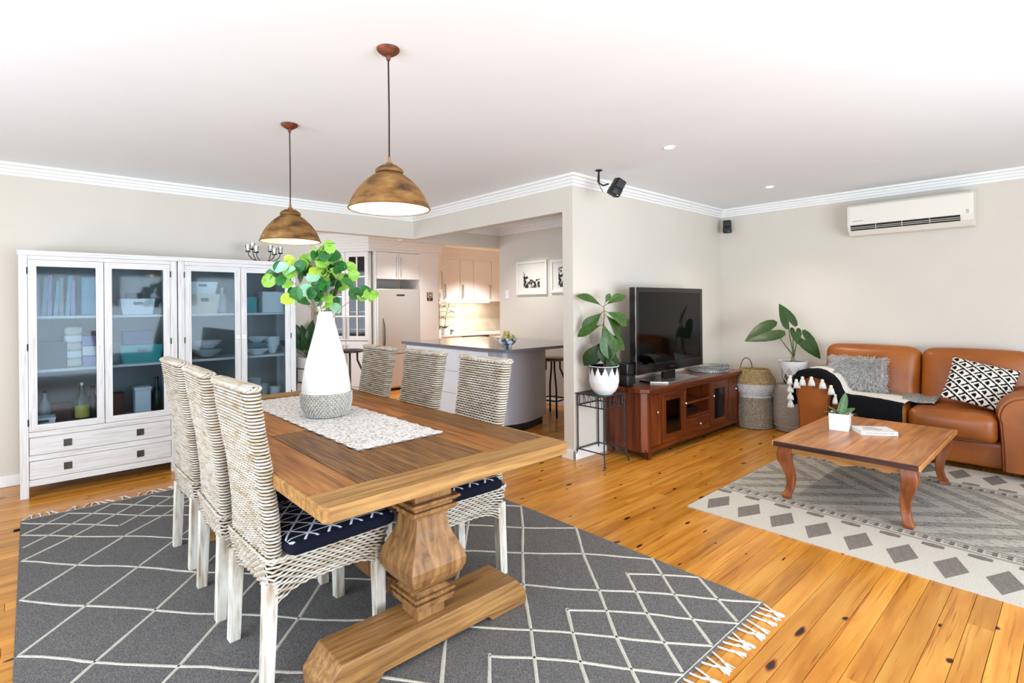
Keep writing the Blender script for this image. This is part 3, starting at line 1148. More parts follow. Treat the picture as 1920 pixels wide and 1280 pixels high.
def rug_line(nodes):
    """wobbly tufted cream line through lattice nodes (i, j)"""
    pts = []
    for (i0, j0), (i1, j1) in zip(nodes, nodes[1:]):
        for k in range(6):
            s_ = k / 6
            pts.append((RX0 + .01 + (i0 + (i1 - i0) * s_) * dx, ry(j0 + (j1 - j0) * s_)))
    pts.append((RX0 + .01 + nodes[-1][0] * dx, ry(nodes[-1][1])))
    ph = random.uniform(0, 9)
    P = []
    for k, (x, y_) in enumerate(pts):
        wv = .007 * math.sin(k * .55 + ph) + random.uniform(-.002, .002)
        P.append(Vector((x + wv * .7, y_ + wv * .7, 0)))
    vs, fs = [], []
    w = .0075
    for k, p in enumerate(P):
        d = (P[min(k + 1, len(P) - 1)] - P[max(k - 1, 0)]).normalized()
        nrm = Vector((-d.y, d.x, 0)) * w * random.uniform(.85, 1.15)
        for a, z in ((1, RZ), (.6, RZ + .0025), (-.6, RZ + .0025), (-1, RZ)):
            vs.append((min(RX1, max(RX0, p.x + nrm.x * a)), min(RY1, max(RY0, p.y + nrm.y * a)), z))
    for k in range(len(P) - 1):
        for q in range(3):
            fs.append((k * 4 + q, k * 4 + q + 1, k * 4 + q + 5, k * 4 + q + 4))
    MB().add(vs, fs).build('pattern_line', 'rug_line', rg, smooth='all')


def runs(fn):
    """consecutive lattice nodes along one diagonal split into drawn runs"""
    return [q for q in fn if 0 <= q[0] <= 11 and 0 <= q[1] <= 14]


for k in range(-14, 12):
    nd = runs([(k + j, j) for j in range(15)])
    if k % 2:
        if len(nd) > 1:
            rug_line(nd)
    else:
        for part in ([q for q in nd if q[1] <= 2], [q for q in nd if q[1] >= 12]):
            if len(part) > 1:
                rug_line(part)
for s_ in range(0, 26):
    nd = runs([(s_ - j, j) for j in range(15)])
    if s_ % 2:
        if len(nd) > 1:
            rug_line(nd)
    else:
        for part in ([q for q in nd if q[1] <= 2], [q for q in nd if q[1] >= 12]):
            if len(part) > 1:
                rug_line(part)


def fringe_mesh(sd):
    rnd = random.Random(sd)
    mb = MB()
    bend = rnd.uniform(-.03, .03)
    pts = [(0, 0, .006), (bend * .2, -.02, .006), (bend * .5, -.045, .005), (bend, -.062, .006)]
    mb.tube(pts, [.0045, .004, .004, .006], 6)
    for k in range(6):
        a = rnd.uniform(-.6, .6)
        mb.tube([(bend, -.06, .006), (bend + .016 * a, -.078, .005), (bend + .03 * a, -.095 - rnd.uniform(0, .012), .003)], [.0035, .003, .0015], 5)
    return mb.mesh('tassel', 'tassel', 'all')


FM = [fringe_mesh(i) for i in range(7)]
nf = 58
for i in range(nf):
    x = RX0 + .01 + (RX1 - RX0 - .02) * i / (nf - 1)
    place('tassel', FM[i % 7], rg, (x, RY0 + .004, 0), (0, 0, random.uniform(-.25, .25)))
    place('tassel', FM[(i + 3) % 7], rg, (x, RY1 - .004, 0), (0, 0, PI + random.uniform(-.35, .35)))
for yy in (RY0 + .012, RY1 - .012):
    B(RX0, RX1, yy - .002, yy + .002, RZ, RZ + .0015).build('hem_stitch', 'rug_line', rg)
B(RX0 - .03, RX0, 4.49, 4.53, .001, .004).build('care_tag', 'fabric_black', rg)

r2 = thing('area_rug', 'cream and taupe patterned rug with diamond border under the coffee table', 'rug', (0, 0, 0), R(0))
QX0, QX1, QY0, QY1 = 3.27, 5.62, -1.3, 1.835
B(QX0, QX1, QY0, QY1, .0005, .007).build('pile', 'rug_cream', r2)
MB().box(QX0 + .545, QX1 - .545, QY0, QY1, .007, .0074).build('field', 'rug_field', r2)
ctr = [1.718 - .2065 * k for k in range(15)]
DMm = MB().prism([(-.16, 0), (0, -.073), (.16, 0), (0, .073)], .0065, .0078).mesh('woven_diamond', 'rug_taupe')
DTm = MB().prism([(-.028, 0), (-.02, -.05), (.02, -.05), (.028, 0), (.02, .05), (-.02, .05)], .0065, .0078).mesh('woven_dot', 'rug_taupe')
for cxx in (QX0 + .215, QX1 - .215):
    for cyy in ctr:
        place('woven_diamond', DMm, r2, (cxx, cyy, 0))
for cxx in (QX0 + .455, QX1 - .455):
    for k in range(15):
        place('woven_dot', DTm, r2, (cxx, 1.79 - .2 * k, 0))
zz = MB()
for xx in (QX0 + .5, QX0 + .515, QX0 + .60, QX0 + .615, QX1 - .5, QX1 - .515, QX1 - .6, QX1 - .615):
    zz.box(xx - .0025, xx + .0025, QY0, QY1, .0065, .0078)
for xx in (QX0 + .545, QX0 + .575, QX1 - .575, QX1 - .545):   # small key pattern
    yy = QY0 + .01
    k = 0
    while yy < QY1 - .05:
        zz.box(xx - .012, xx + .012, yy, yy + .022, .0065, .0078)
        zz.box(xx - .004, xx + .004, yy + .022, yy + .048, .0065, .0078)
        yy += .06
        k += 1
xm_, ha = (QX0 + QX1) / 2, (QX1 - QX0) / 2 - .63
for k in range(16):   # nested chevrons pointing away from the wall end
    for q in range(4):
        y0 = -1.25 + k * .24 + q * .026
        for sg in (-1, 1):
            L_ = ha
            y1 = y0 + L_ * 1.12
            if y0 > QY1 - .02:
                continue
            if y1 > QY1 - .01:
                L_ = (QY1 - .01 - y0) / 1.12
                y1 = QY1 - .01
            w = .0045
            poly = [(xm_, y0 - w), (xm_ + sg * L_, y1 - w), (xm_ + sg * L_, y1 + w), (xm_, y0 + w)]
            zz.prism(poly if sg > 0 else poly[::-1], .0065, .0078)
rq = random.Random(5)
for k in range(900):   # fine stitched dashes between the chevrons
    x = xm_ + rq.uniform(-ha, ha)
    y_ = rq.uniform(QY0 + .02, QY1 - .06)
    x = round(x / .03) * .03
    zz.box(x - .003, x + .003, y_, y_ + .04, .0065, .0076)
tag(zz.build('woven_lines', 'rug_dark', r2), kind='stuff')

# ------------------------------------------------------------------ display cabinets
def make_cabinet():
    root = thing('display_cabinet', '', 'cabinet', (0, 0, 0), 0, 'whitewashed display cabinets')
    W, D, Ht = .98, .44, 1.809
    B(-.006, W + .006, -.012, D, 1.772, Ht).build('top', 'whitewash_across', root, bevel=.004)
    for x in (0, W - .048):
        for y_ in (0, D - .05):
            B(x, x + .048, y_, y_ + .05, 0, 1.772).build('post', 'whitewash_up', root, bevel=.003)
    for x in (.012, W - .028):
        B(x, x + .016, .05, D - .05, .085, 1.772).build('side_panel', 'whitewash_up', root)
    B(.03, W - .03, D - .03, D - .018, .085, 1.772).build('back_panel', 'cabinet_inside', root)
    for z0, z1 in ((.082, .127), (.265, .304), (.438, .478), (1.743, 1.772)):
        B(.048, W - .048, .004, .03, z0, z1).build('rail', 'whitewash_across', root, bevel=.002)
    B(.03, W - .03, .03, D - .03, .46, .476).build('floor_board', 'whitewash_across', root)
    for z in (.905, 1.305):
        B(.03, W - .03, .06, D - .03, z, z + .02).build('shelf', 'whitewash_across', root, bevel=.002)
    for z0, z1 in ((.13, .262), (.307, .435)):
        dr = B(.051, W - .051, .006, .03, z0, z1).build('drawer', 'whitewash_across', root, bevel=.003)
        B(.051, W - .051, .03, D - .06, z0 + .01, z1 - .02).build('drawer_box', 'cabinet_inside', dr)
        for x in (.265, .716):
            zc = (z0 + z1) / 2
            mb = MB().box(x - .024, x + .024, .001, .006, zc - .026, zc + .026)
            mb.lathe([(.016, -.002), (.016, .002)], 20, (x, 0, zc - .004), axis='Y')
            mb.tube([(x + .014 * math.cos(a), -.004, zc - .006 + .014 * math.sin(a)) for a in [PI + k * PI / 8 for k in range(9)]], .0025, 6)
            mb.build('ring_pull', 'pewter', dr, smooth=True)
    for s_ in (0, 1):
        x0 = .05 if s_ == 0 else W / 2 + .002
        x1 = W / 2 - .002 if s_ == 0 else W - .05
        dz0, dz1 = .481, 1.741
        fw = .048
        d = frame(x0, x1, dz0, dz1, fw, 0, .024).build('door', ['whitewash_up', 'whitewash_across'], root, bevel=.002)
        B(x0 + fw, x1 - fw, .011, .014, dz0 + fw, dz1 - fw).build('pane', 'pane_frosted', d)
        kx = x1 - .024 if s_ == 0 else x0 + .024
        mb = MB().box(kx - .014, kx + .014, -.003, .001, 1.095, 1.123)
        mb.lathe([(.009, -.005), (.009, -.002)], 16, (kx, 0, 1.108), axis='Y')
        mb.build('ring_pull', 'steel', d, smooth=True)
        B(kx - .005, kx + .004, -.0065, -.005, 1.109, 1.114).build('pull_slot', 'black_plastic', d)
        hx = x0 - .004 if s_ == 0 else x1 + .004
        for z in (.55, 1.1, 1.66):
            MB().lathe([(.004, -.025), (.004, .025)], 10, (hx, -.002, z)).build('hinge', 'black_satin', d, smooth=True)
    return root


cab = make_cabinet()
cab.location = (-.067, 5.2, 0)
cab['label'] = 'whitewashed two-door display cabinet at the left end, both drawers in full view'
cab2 = copy_tree(cab)
cab2.location = (.921, 5.2, 0)
cab2['label'] = 'whitewashed two-door display cabinet behind the wicker chairs, candle holder on top'


def bottle(loc, h, r, m, label, cap='black_plastic', lab=None):
    t = thing('bottle', label, 'bottle', loc)
    MB().lathe([(r * .9, 0), (r, h * .04), (r, h * .55), (r * .8, h * .64), (r * .36, h * .76), (r * .34, h * .97)], 20).build('glass_body', m, t, smooth=True)
    MB().lathe([(r * .4, h * .93), (r * .4, h)], 14).build('cap', cap, t, smooth=True)
    if lab:
        MB().lathe([(r * 1.02, h * .15), (r * 1.02, h * .45)], 20, caps=False).build('paper_label', lab, t, smooth=True)
    return t


def carton(name, loc, sx, sy, sz, m, label, cat='box', lid=None, rz=0.0):
    t = thing(name, label, cat, loc, rz)
    MB().box(-sx / 2, sx / 2, -sy / 2, sy / 2, 0, sz).build('body', m, t, bevel=.006)
    if lid:
        MB().box(-sx / 2 - .006, sx / 2 + .006, -sy / 2 - .006, sy / 2 + .006, sz, sz + .025).build('lid', lid, t, bevel=.004)
    return t


def tub(loc, sx, sy, sz, m, label, cat='tub'):
    t = thing('storage_tub', label, cat, loc)
    a, b = .42, .5
    mb = MB()
    th = .006
    q = [(-1, -1), (1, -1), (1, 1), (-1, 1)]
    vs = [(i * sx * a, j * sy * a, 0) for i, j in q] + [(i * sx * b, j * sy * b, sz) for i, j in q] + \
         [(i * (sx * b - th), j * (sy * b - th), sz) for i, j in q] + [(i * (sx * a - th), j * (sy * a - th), th) for i, j in q]
    fs = [(3, 2, 1, 0)] + [(k, (k + 1) % 4, 4 + (k + 1) % 4, 4 + k) for k in range(4)] + [(4 + k, 4 + (k + 1) % 4, 8 + (k + 1) % 4, 8 + k) for k in range(4)] + \
         [(8 + k, 8 + (k + 1) % 4, 12 + (k + 1) % 4, 12 + k) for k in range(4)] + [(12, 13, 14, 15)]
    mb.add(vs, fs)
    mb.build('body', m, t)
    MB().box(-.03, .03, -sy * b - .004, -sy * b + .002, sz * .62, sz * .8).build('handle_slot', 'box_dark', t)
    return t


SH = [.477, .926, 1.326]
c1, c2 = -.067, .921
cm = ('box_lavender', 'box_teal', 'box_lavender', 'box_teal', 'box_grey', 'box_teal', 'box_lavender')
for i in range(7):
    o = MB().box(0, .026, -.1, .1, 0, .27 + .02 * (i % 3)).box(.004, .022, -.096, .102, .004, .262 + .02 * (i % 3)).build('folder', cm[i], None, (c1 + .09 + i * .034, 5.4, SH[2]), (0, R(4 if i % 2 else 0), 0), bevel=.002)
    tag(o, ['lavender', 'pale teal', 'second lavender', 'second pale teal', 'grey', 'third pale teal', 'third lavender'][i] + ' folder in the row on the top left shelf', 'folder', 'folders behind the frosted door')
carton('storage_box', (c1 + .42, 5.42, SH[2]), .12, .2, .3, 'box_teal', 'tall pale blue box at the end of the folders, top shelf')
tub((c1 + .72, 5.4, SH[2]), .24, .22, .13, 'box_white', 'white tub on the top right shelf of the left cabinet')
carton('storage_box', (c1 + .7, 5.41, SH[2] + .13), .1, .12, .05, 'box_dark', 'small dark box sitting on the white tub, top shelf')
carton('storage_box', (c1 + .16, 5.42, SH[1]), .22, .18, .2, 'box_dark', 'dark box on the middle left shelf of the left cabinet')
for i in range(5):
    o = MB().rbox(0, 0, .032, .11, .14, .064, r=.02, n=4).build('folded_napkin', ('box_cream', 'box_white')[i % 2], None, (c1 + .31, 5.41, SH[1] + i * .062), smooth='all', weld=True)
    tag(o, ('lowest', 'second lowest', 'middle', 'second highest', 'topmost')[i] + ' cream napkin bundle in the stack on the middle shelf', 'napkin', 'stacked napkin bundles')
for i in range(3):
    carton('storage_box', (c1 + .41, 5.41, SH[1] + i * .08), .09, .13, .076, 'box_lavender' if i != 1 else 'box_white', ('lowest lavender', 'middle white', 'topmost lavender')[i] + ' small box in the middle shelf stack beside the napkins')
tub((c1 + .74, 5.38, SH[1]), .3, .24, .15, 'teal_plastic', 'teal plastic tub on the middle right shelf')
carton('storage_box', (c1 + .72, 5.4, SH[1] + .15), .2, .16, .11, 'blue_plastic', 'dark blue box stacked on the teal tub')
carton('storage_box', (c1 + .58, 5.44, SH[1]), .1, .1, .18, 'box_grey', 'grey box beside the teal tub on the middle shelf')
tub((c1 + .13, 5.32, SH[0]), .14, .14, .09, 'box_white', 'small white tub on the bottom shelf of the left cabinet')
bottle((c1 + .14, 5.45, SH[0]), .27, .035, 'bottle_clear', 'clear bottle behind the small white tub')
bottle((c1 + .36, 5.36, SH[0]), .32, .045, 'bottle_glass', 'tall green bottle with yellow label on the bottom shelf', 'steel', 'label_yellow')
bottle((c1 + .43, 5.44, SH[0]), .28, .038, 'bottle_glass', 'second dark bottle beside the yellow label bottle')
carton('storage_box', (c1 + .24, 5.47, SH[0]), .12, .1, .16, 'box_brown', 'reddish brown box behind the bottles on the bottom shelf')
carton('storage_box', (c1 + .75, 5.36, SH[0]), .11, .12, .22, 'box_white', 'white upright box on the bottom right shelf', lid='box_white')
bottle((c1 + .86, 5.4, SH[0]), .31, .036, 'bottle_glass', 'dark bottle right of the white upright box')
carton('storage_box', (c1 + .57, 5.45, SH[0]), .13, .12, .2, 'box_brown', 'brown box left of the white upright box')
# second cabinet
tub((c2 + .21, 5.37, SH[2]), .24, .24, .17, 'box_cream', 'cream basket tub on the top shelf of the right cabinet')
tub((c2 + .2, 5.37, SH[2] + .17), .24, .2, .11, 'box_white', 'white tub stacked on the cream basket tub')
bottle((c2 + .38, 5.4, SH[2]), .24, .04, 'bottle_clear', 'jar with yellow lid beside the stacked tubs', 'label_yellow')
carton('storage_box', (c2 + .8, 5.36, SH[2]), .2, .16, .2, 'box_white', 'white patterned tin on the top right shelf of the right cabinet')
carton('storage_box', (c2 + .62, 5.4, SH[2]), .1, .12, .15, 'teal_plastic', 'small teal box left of the white tin')


def bowl(loc, r, h, m, label, name='bowl', cat='bowl', group=None):
    o = MB().lathe([(r * .4, 0), (r * .45, h * .1), (r * .8, h * .5), (r, h), (r * .95, h), (r * .74, h * .52), (r * .4, h * .2), (.002, h * .16)], 28, caps=False).build(name, m, None, loc, smooth=True)
    return tag(o, label, cat, group)


bowl((c2 + .25, 5.36, SH[1] + .012), .13, .07, 'bottle_clear', 'wide glass bowl on the middle shelf of the right cabinet')
bowl((c2 + .25, 5.36, SH[1] + .085), .12, .07, 'box_white', 'white bowl stacked on the glass bowl')
for i in range(3):
    bowl((c2 + .68, 5.38, SH[1] + i * .055), .11 - .01 * i, .06, 'ceramic_white' if i != 1 else 'box_teal', ('lowest white', 'middle pale blue', 'topmost white')[i] + ' bowl stacked on the middle shelf right side')
bowl((c2 + .83, 5.42, SH[1]), .08, .16, 'ceramic_white', 'white jug bowl right of the stacked bowls')
for i in range(6):
    bowl((c2 + (.58, .72, .84, .22, .36, .66)[i], 5.34 + .03 * (i % 3), SH[0]), .06, (.1, .16, .12, .14, .11, .22)[i], 'bottle_clear' if i % 2 else 'ceramic_white',
         ('small white bowl at the left of the glassware', 'clear glass vase among the glassware', 'white cup at the right of the glassware', 'clear glass jar, bottom left shelf', 'white bowl, bottom left shelf', 'tall clear glass vase behind the glassware')[i] + ', right cabinet', 'serving_dish', 'dish')

# candle holder on the cabinet
t = thing('candle_holder', 'black iron candle holder with mercury glass cups on the cabinet top', 'candle holder', (1.675, 5.4, 1.809))
cups = [(-.15, -.02, .105), (-.085, .06, .135), (-.09, -.07, .095), (.085, .07, .125), (.075, -.07, .085), (.155, 0, .105)]
MB().lathe([(.03, 0), (.03, .006)], 20).build('base_plate', 'black_satin', t, smooth=True)
for (x, y_, z) in cups:
    pts = [(0, 0, .008), (x * .35, y_ * .35, .006), (x * .75, y_ * .75, .03), (x * .95, y_ * .95, z * .6), (x, y_, z)]
    MB().tube(pts, .004, 6).build('arm', 'black_satin', t, smooth=True)
    MB().lathe([(.01, z - .012), (.023, z - .01), (.023, z)], 18, (x, y_, 0)).build('cup_plate', 'black_satin', t, smooth=True)
    MB().lathe([(.019, z), (.025, z + .055), (.0235, z + .055), (.018, z + .004)], 20, (x, y_, 0), caps=False).build('glass_cup', 'mercury_glass', t, smooth=True)

# ------------------------------------------------------------------ pendant lamps
def pendant(loc, zb, r, h, label):
    t = thing('pendant_lamp', label, 'lamp', loc, 0, 'rusty dome pendants')
    x, y_, z = 0, 0, 0
    zb -= loc[2]
    MB().lathe([(.05, 0), (.05, -.006), (.046, -.012), (.03, -.024), (.012, -.034), (.008, -.05)], 28).build('canopy', 'rust_red', t, smooth=True)
    top = zb + h
    MB().tube([(0, 0, -.045), (.0015, 0, (top - .02) / 2), (0, 0, top + .01)], .0038, 8).build('cord', 'cord_brown', t, smooth=True)
    MB().lathe([(.006, top + .035), (.007, top + .012), (.014, top + .01), (.016, top), (.035, top - .004), (.055, top - .018), (.062, top - .026), (.06, top - .036), (.05, top - .038)], 32).build('neck_cap', 'lamp_rust', t, smooth=True)
    pr = []
    for k in range(13):
        a = k / 12
        rr_ = .05 + (r - .05) * (.45 * a + .55 * math.sin(a * PI / 2))
        zz_ = top - .036 - (h - .036) * (.6 * a + .4 * (1 - math.cos(a * PI / 2)))
        pr.append((rr_, zz_))
    sh = MB().lathe(pr + [(r + .003, zb - .003), (r + .001, zb - .006)], 56, caps=False).build('shade', 'lamp_rust', t, smooth=True)
    MB().lathe([(a - .004, b - .003) for a, b in pr] + [(r - .003, zb - .005)], 56, caps=False).build('shade_lining', 'lamp_inside', sh, smooth=True)
    MB().tube([(r * math.cos(2 * PI * k / 56), r * math.sin(2 * PI * k / 56), zb - .005) for k in range(56)], .003, 6, closed=True).build('rim', 'rust_red', sh, smooth=True)
    MB().lathe([(.012, top - .05), (.014, top - .08)], 14).build('bulb_holder', 'black_satin', t, smooth=True)
    MB().lathe([(.004, -.028), (.018, -.02), (.027, 0), (.022, .018), (.013, .035), (.012, .045)], 18, (0, 0, top - .125)).build('bulb', 'bulb', t, smooth=True)
    l = bpy.data.lights.new('bulb_light', 'POINT')
    l.energy = 1.5
    l.color = (1, .8, .5)
    l.shadow_soft_size = .035
    o = bpy.data.objects.new('bulb_light', l)
    col.objects.link(o)
    o.parent = t
    o.location = (0, 0, top - .175)


pendant((1.174, 2.079, H), 1.812, .176, .19, 'rusty brown dome pendant lamp hanging over the near half of the dining table')
pendant((1.196, 3.345, H), 1.79, .176, .195, 'rusty brown dome pendant lamp hanging in front of the cabinets, the farther one')


# ------------------------------------------------------------------ downlights
def downlight(x, y_, label, power=12, c=(1, .97, .92)):
    t = thing('downlight', label, 'downlight', (x, y_, H), 0, 'recessed ceiling lights')
    MB().lathe([(.034, -.004), (.045, -.004), (.046, 0)], 28, caps=False).build('ring', 'trim_white', t, smooth=True)
    MB().lathe([(.034, -.003), (.0, -.003)], 28, caps=False).build('lens', 'downlight_glow', t)
    l = bpy.data.lights.new('lamp', 'SPOT')
    l.energy = power
    l.spot_size = R(120)
    l.spot_blend = .8
    l.color = c
    l.shadow_soft_size = .04
    o = bpy.data.objects.new('lamp', l)
    col.objects.link(o)
    o.parent = t
    o.location = (0, 0, -.02)


downlight(3.44, 2.045, 'recessed round ceiling light in front of the wall pillar', 48, (1, .86, .68))
downlight(5.37, 2.098, 'recessed round ceiling light near the corner speaker', 48, (1, .86, .68))
for (x, y_, w_) in ((4.6, 5.2, 'island'), (4.4, 6.9, 'fridge'), (6.6, 7.6, 'oven'), (2.9, 6.9, 'pantry')):  # unseen ceiling lights added to lift the kitchen brightness
    downlight(x, y_, 'unseen ceiling light added in the kitchen above the ' + w_, {'oven': 460, 'pantry': 16, 'fridge': 95, 'island': 80}[w_], (1, .975, .94))

# ------------------------------------------------------------------ plant stand and fig
t = thing('plant_stand', 'black wrought iron square plant stand in front of the wall pillar', 'plant stand', (3.7, 2.895, 0))
a = .148
MB().box(-a - .012, a + .012, -a - .012, a + .012, .588, .597).build('top_plate', 'iron', t, bevel=.002)
for sx in (-1, 1):
    for sy in (-1, 1):
        pts = [(sx * (a + .022), sy * (a + .022), .004), (sx * (a + .02), sy * (a + .02), .03), (sx * (a + .004), sy * (a + .004), .075), (sx * (a - .004), sy * (a - .004), .11), (sx * (a - .004), sy * (a - .004), .588)]
        lg = MB().tube(pts, .0068, 8).build('leg', 'iron', t, smooth=True)
        MB().lathe([(.011, 0), (.011, .007)], 12, (sx * (a + .022), sy * (a + .022), 0)).build('foot_pad', 'iron', lg, smooth=True)
for z in (.105, .49):
    for s_ in (-1, 1):
        MB().tube([(-a, s_ * (a - .004), z), (a, s_ * (a - .004), z)], .0058, 8).build('rail', 'iron', t, smooth=True)
        MB().tube([(s_ * (a - .004), -a, z), (s_ * (a - .004), a, z)], .0058, 8).build('rail', 'iron', t, smooth=True)
for k in range(5):
    u = -a + .06 * (k + .45)
    for s_ in (-1, 1):
        MB().tube([(u, s_ * (a - .004), .49), (u, s_ * (a - .004), .56), (u + .015, s_ * (a - .004), .582), (u + .03, s_ * (a - .004), .588)], .0032, 6).build('arch_bar', 'iron', t, smooth=True)
        MB().tube([(s_ * (a - .004), u, .49), (s_ * (a - .004), u, .56), (s_ * (a - .004), u + .015, .582), (s_ * (a - .004), u + .03, .588)], .0032, 6).build('arch_bar', 'iron', t, smooth=True)

PX, PY = 3.665, 2.83
t = thing('plant_pot', 'white round pot with black zigzag triangles round its rim, on the iron stand', 'pot', (PX, PY, .597))


def zig(th, z):
    if z < .165:
        return 0
    k = abs(((th * 13) % 1) - .5) * 2
    return 1 if (z - .165) / .075 > k and z < .243 else 0


pr = [(.068, 0), (.075, .004), (.08, .014), (.1, .03), (.117, .06), (.126, .1)]
pr += [(.128, .1 + .0075 * k) for k in range(1, 20)]
pr += [(.13, .248), (.121, .248), (.118, .225)]
MB().lathe(pr, 156, fn=zig, caps=False).build('body', ['ceramic_white', 'ceramic_black'], t, smooth=True)
MB().lathe([(.119, .222), (.0, .222)], 30, caps=False).build('soil', 'soil', t)
f = thing('fiddle_leaf_fig', 'fiddle leaf fig with broad glossy leaves growing in the zigzag pot', 'plant', (PX, PY, .597 + .222))
fw = lambda t_: .3 * (math.sin(PI * min(1, t_ * 1.02) ** 1.35)) ** .8 * (.75 + .5 * t_) + .012 * (1 - t_)
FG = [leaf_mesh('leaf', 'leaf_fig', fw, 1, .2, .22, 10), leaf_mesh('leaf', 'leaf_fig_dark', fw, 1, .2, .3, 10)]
MB().tube([(0, 0, -.02), (.01, 0, .15), (-.005, .01, .3), (.012, .0, .45), (.008, 0, .545)], [.009, .008, .007, .006, .004], 8).build('stem', 'stem_brown', f, smooth='all')
zf = .597 + .222
FL = [((.008, 0, .53), (-.118, .115, .635), .2, 0), ((.01, 0, .54), (.12, -.075, .62), .17, 0), ((.01, 0, .54), (.03, -.03, .62), .08, 0),
      ((.01, 0, .5), (-.13, .13, .33), .21, 0), ((.01, 0, .5), (.15, -.1, .42), .2, 0), ((.01, 0, .48), (.145, -.08, .3), .22, 0),
      ((.0, 0, .4), (-.02, -.09, .13), .26, 0), ((0, 0, .38), (-.15, .13, .32), .19, 0), ((0, 0, .3), (.17, -.1, .19), .2, 0),
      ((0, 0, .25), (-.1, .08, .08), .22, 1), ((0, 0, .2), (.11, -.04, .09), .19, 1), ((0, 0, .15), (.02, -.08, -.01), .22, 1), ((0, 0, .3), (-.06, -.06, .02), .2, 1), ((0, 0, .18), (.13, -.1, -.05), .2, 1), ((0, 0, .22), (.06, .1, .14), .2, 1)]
for b0, e0, s_, c in FL:
    b0, e0 = Vector(b0), Vector(e0)
    d = (e0 - b0).normalized()
    p1 = b0 + d * .03
    MB().tube([b0, p1], .003, 5).build('leaf_stalk', 'stem_green', f)
    up = Vector((-.5, -.75, .55)) + Vector((random.uniform(-.3, .3), random.uniform(-.3, .3), random.uniform(0, .5)))
    put_leaf(FG[c], f, p1, d, up, s_ * 1.15, wide=.84)

# ------------------------------------------------------------------ TV unit
t = thing('tv_unit', 'long dark red wood television cabinet with glass doors against the wall', 'cabinet', (3.93, 2.6, 0))
W, D = 1.9, .43


def U(x0, x1, y0, y1, z0, z1):
    return B(x0, x1, y0, y1, z0, z1)


MB().prism([(.03, -.03), (W + .02, -.03), (W + .02, D), (-.025, D), (-.025, .03)], .592, .628).build('top', 'tv_wood', t, bevel=.006)
for x, y_ in ((.06, .0), (W - .06, .0), (.03, D - .06), (W - .06, D - .06)):
    U(x, x + .05, y_, y_ + .05, 0, .592).build('leg', 'tv_wood_up', t, bevel=.006)
MB().prism([(.045, .004), (.085, .004), (.085, .02), (.02, .06), (.006, .045)], .07, .592).build('corner_post', 'tv_wood_up', t, bevel=.004)
U(.006, .026, .045, D - .01, .07, .592).build('side_panel', 'tv_wood_up', t)
U(W - .03, W - .01, .03, D - .01, .07, .592).build('side_panel', 'tv_wood_up', t)
U(.02, W - .02, D - .02, D - .008, .07, .592).build('back_panel', 'tv_wood', t)
U(.03, W - .02, .01, D - .02, .07, .095).build('bottom_board', 'tv_wood', t)
U(.09, W - .09, -.002, .022, .062, .105).build('bottom_rail', 'tv_wood', t, bevel=.003)
U(.09, W - .09, -.002, .022, .562, .592).build('top_rail', 'tv_wood', t, bevel=.003)
for x in (.245, .685, 1.165, 1.565):
    U(x, x + .022, .0, D - .02, .09, .592).build('divider', 'tv_wood_up', t)


def knob(x, z, parent):
    MB().lathe([(.004, 0), (.004, -.014), (.012, -.018), (.013, -.024), (.008, -.03), (.002, -.031)], 18, (x, -.004, z), axis='Y').build('knob', 'chrome', parent, smooth=True)


for x0, x1, kz in ((.1, .243, .41), (1.59, 1.775, .445)):
    d = U(x0, x1, -.006, .016, .11, .56).build('drawer', 'tv_wood_up', t, bevel=.004)
    knob((x0 + x1) / 2 - (0 if x0 < 1 else -.03), kz, d)
for x0, x1, kx in ((.268, .682, .66), (1.19, 1.563, 1.215)):
    fwid = .072
    z0, z1 = .108, .562
    d = frame(x0, x1, z0, z1, fwid, -.006, .016).build('door', ['tv_wood_up', 'tv_wood'], t, bevel=.002)
    U(x0 + fwid, x1 - fwid, .003, .007, z0 + fwid, z1 - fwid).build('pane', 'pane_clear', d)
    knob(kx, .425, d)
    for z in (.18, .48):
        hx = x0 if kx > .5 and x0 < 1 else x1
        MB().lathe([(.004, -.02), (.004, .02)], 8, (hx, -.008, z)).build('hinge', 'pewter', d)
    U(x0, x1, .04, D - .02, .32, .335).build('shelf', 'tv_wood', t)
U(.707, 1.165, .0, D - .02, .268, .285).build('shelf', 'tv_wood', t)
U(.707, 1.165, .0, D - .02, .405, .422).build('shelf', 'tv_wood', t, bevel=.002)
d = U(.71, 1.162, -.006, .016, .108, .262).build('drawer', 'tv_wood', t, bevel=.004)
knob(.936, .19, d)
# things inside the unit
ux, uy = 3.93, 2.6
o = MB().box(-.13, .13, -.12, .12, 0, .05).box(-.1, .0, -.1225, -.12, .02, .024).build('set_top_box', 'black_plastic', None, (ux + .93, uy + .2, .2855), bevel=.003)
tag(o, 'slim black media box on the lower open shelf of the television cabinet', 'media box')
g = carton('game_box', (ux + 1.38, uy + .17, .335), .18, .14, .06, 'game_white', 'white and green game box behind the right glass door')
MB().box(.05, .091, -.071, .071, .008, .05).build('end_print', 'game_green', g)
lettering('GAME', .035, 'ink_black', g, (-.025, -.0705, .03), (R(90), 0, 0))
carton('game_box', (ux + 1.33, uy + .24, .335), .07, .12, .16, 'game_blue', 'blue upright game box behind the white game box')
carton('game_box', (ux + 1.38, uy + .2, .095), .16, .14, .12, 'box_dark', 'dark box on the bottom shelf behind the right glass door')
for i, (x, y_) in enumerate(((.37, .14), (.52, .18))):
    bowl((ux + x, uy + y_, .335), .04, .07, 'bottle_clear', ('left', 'right')[i] + ' small glass dish behind the left glass door', 'glass_dish', 'dish')

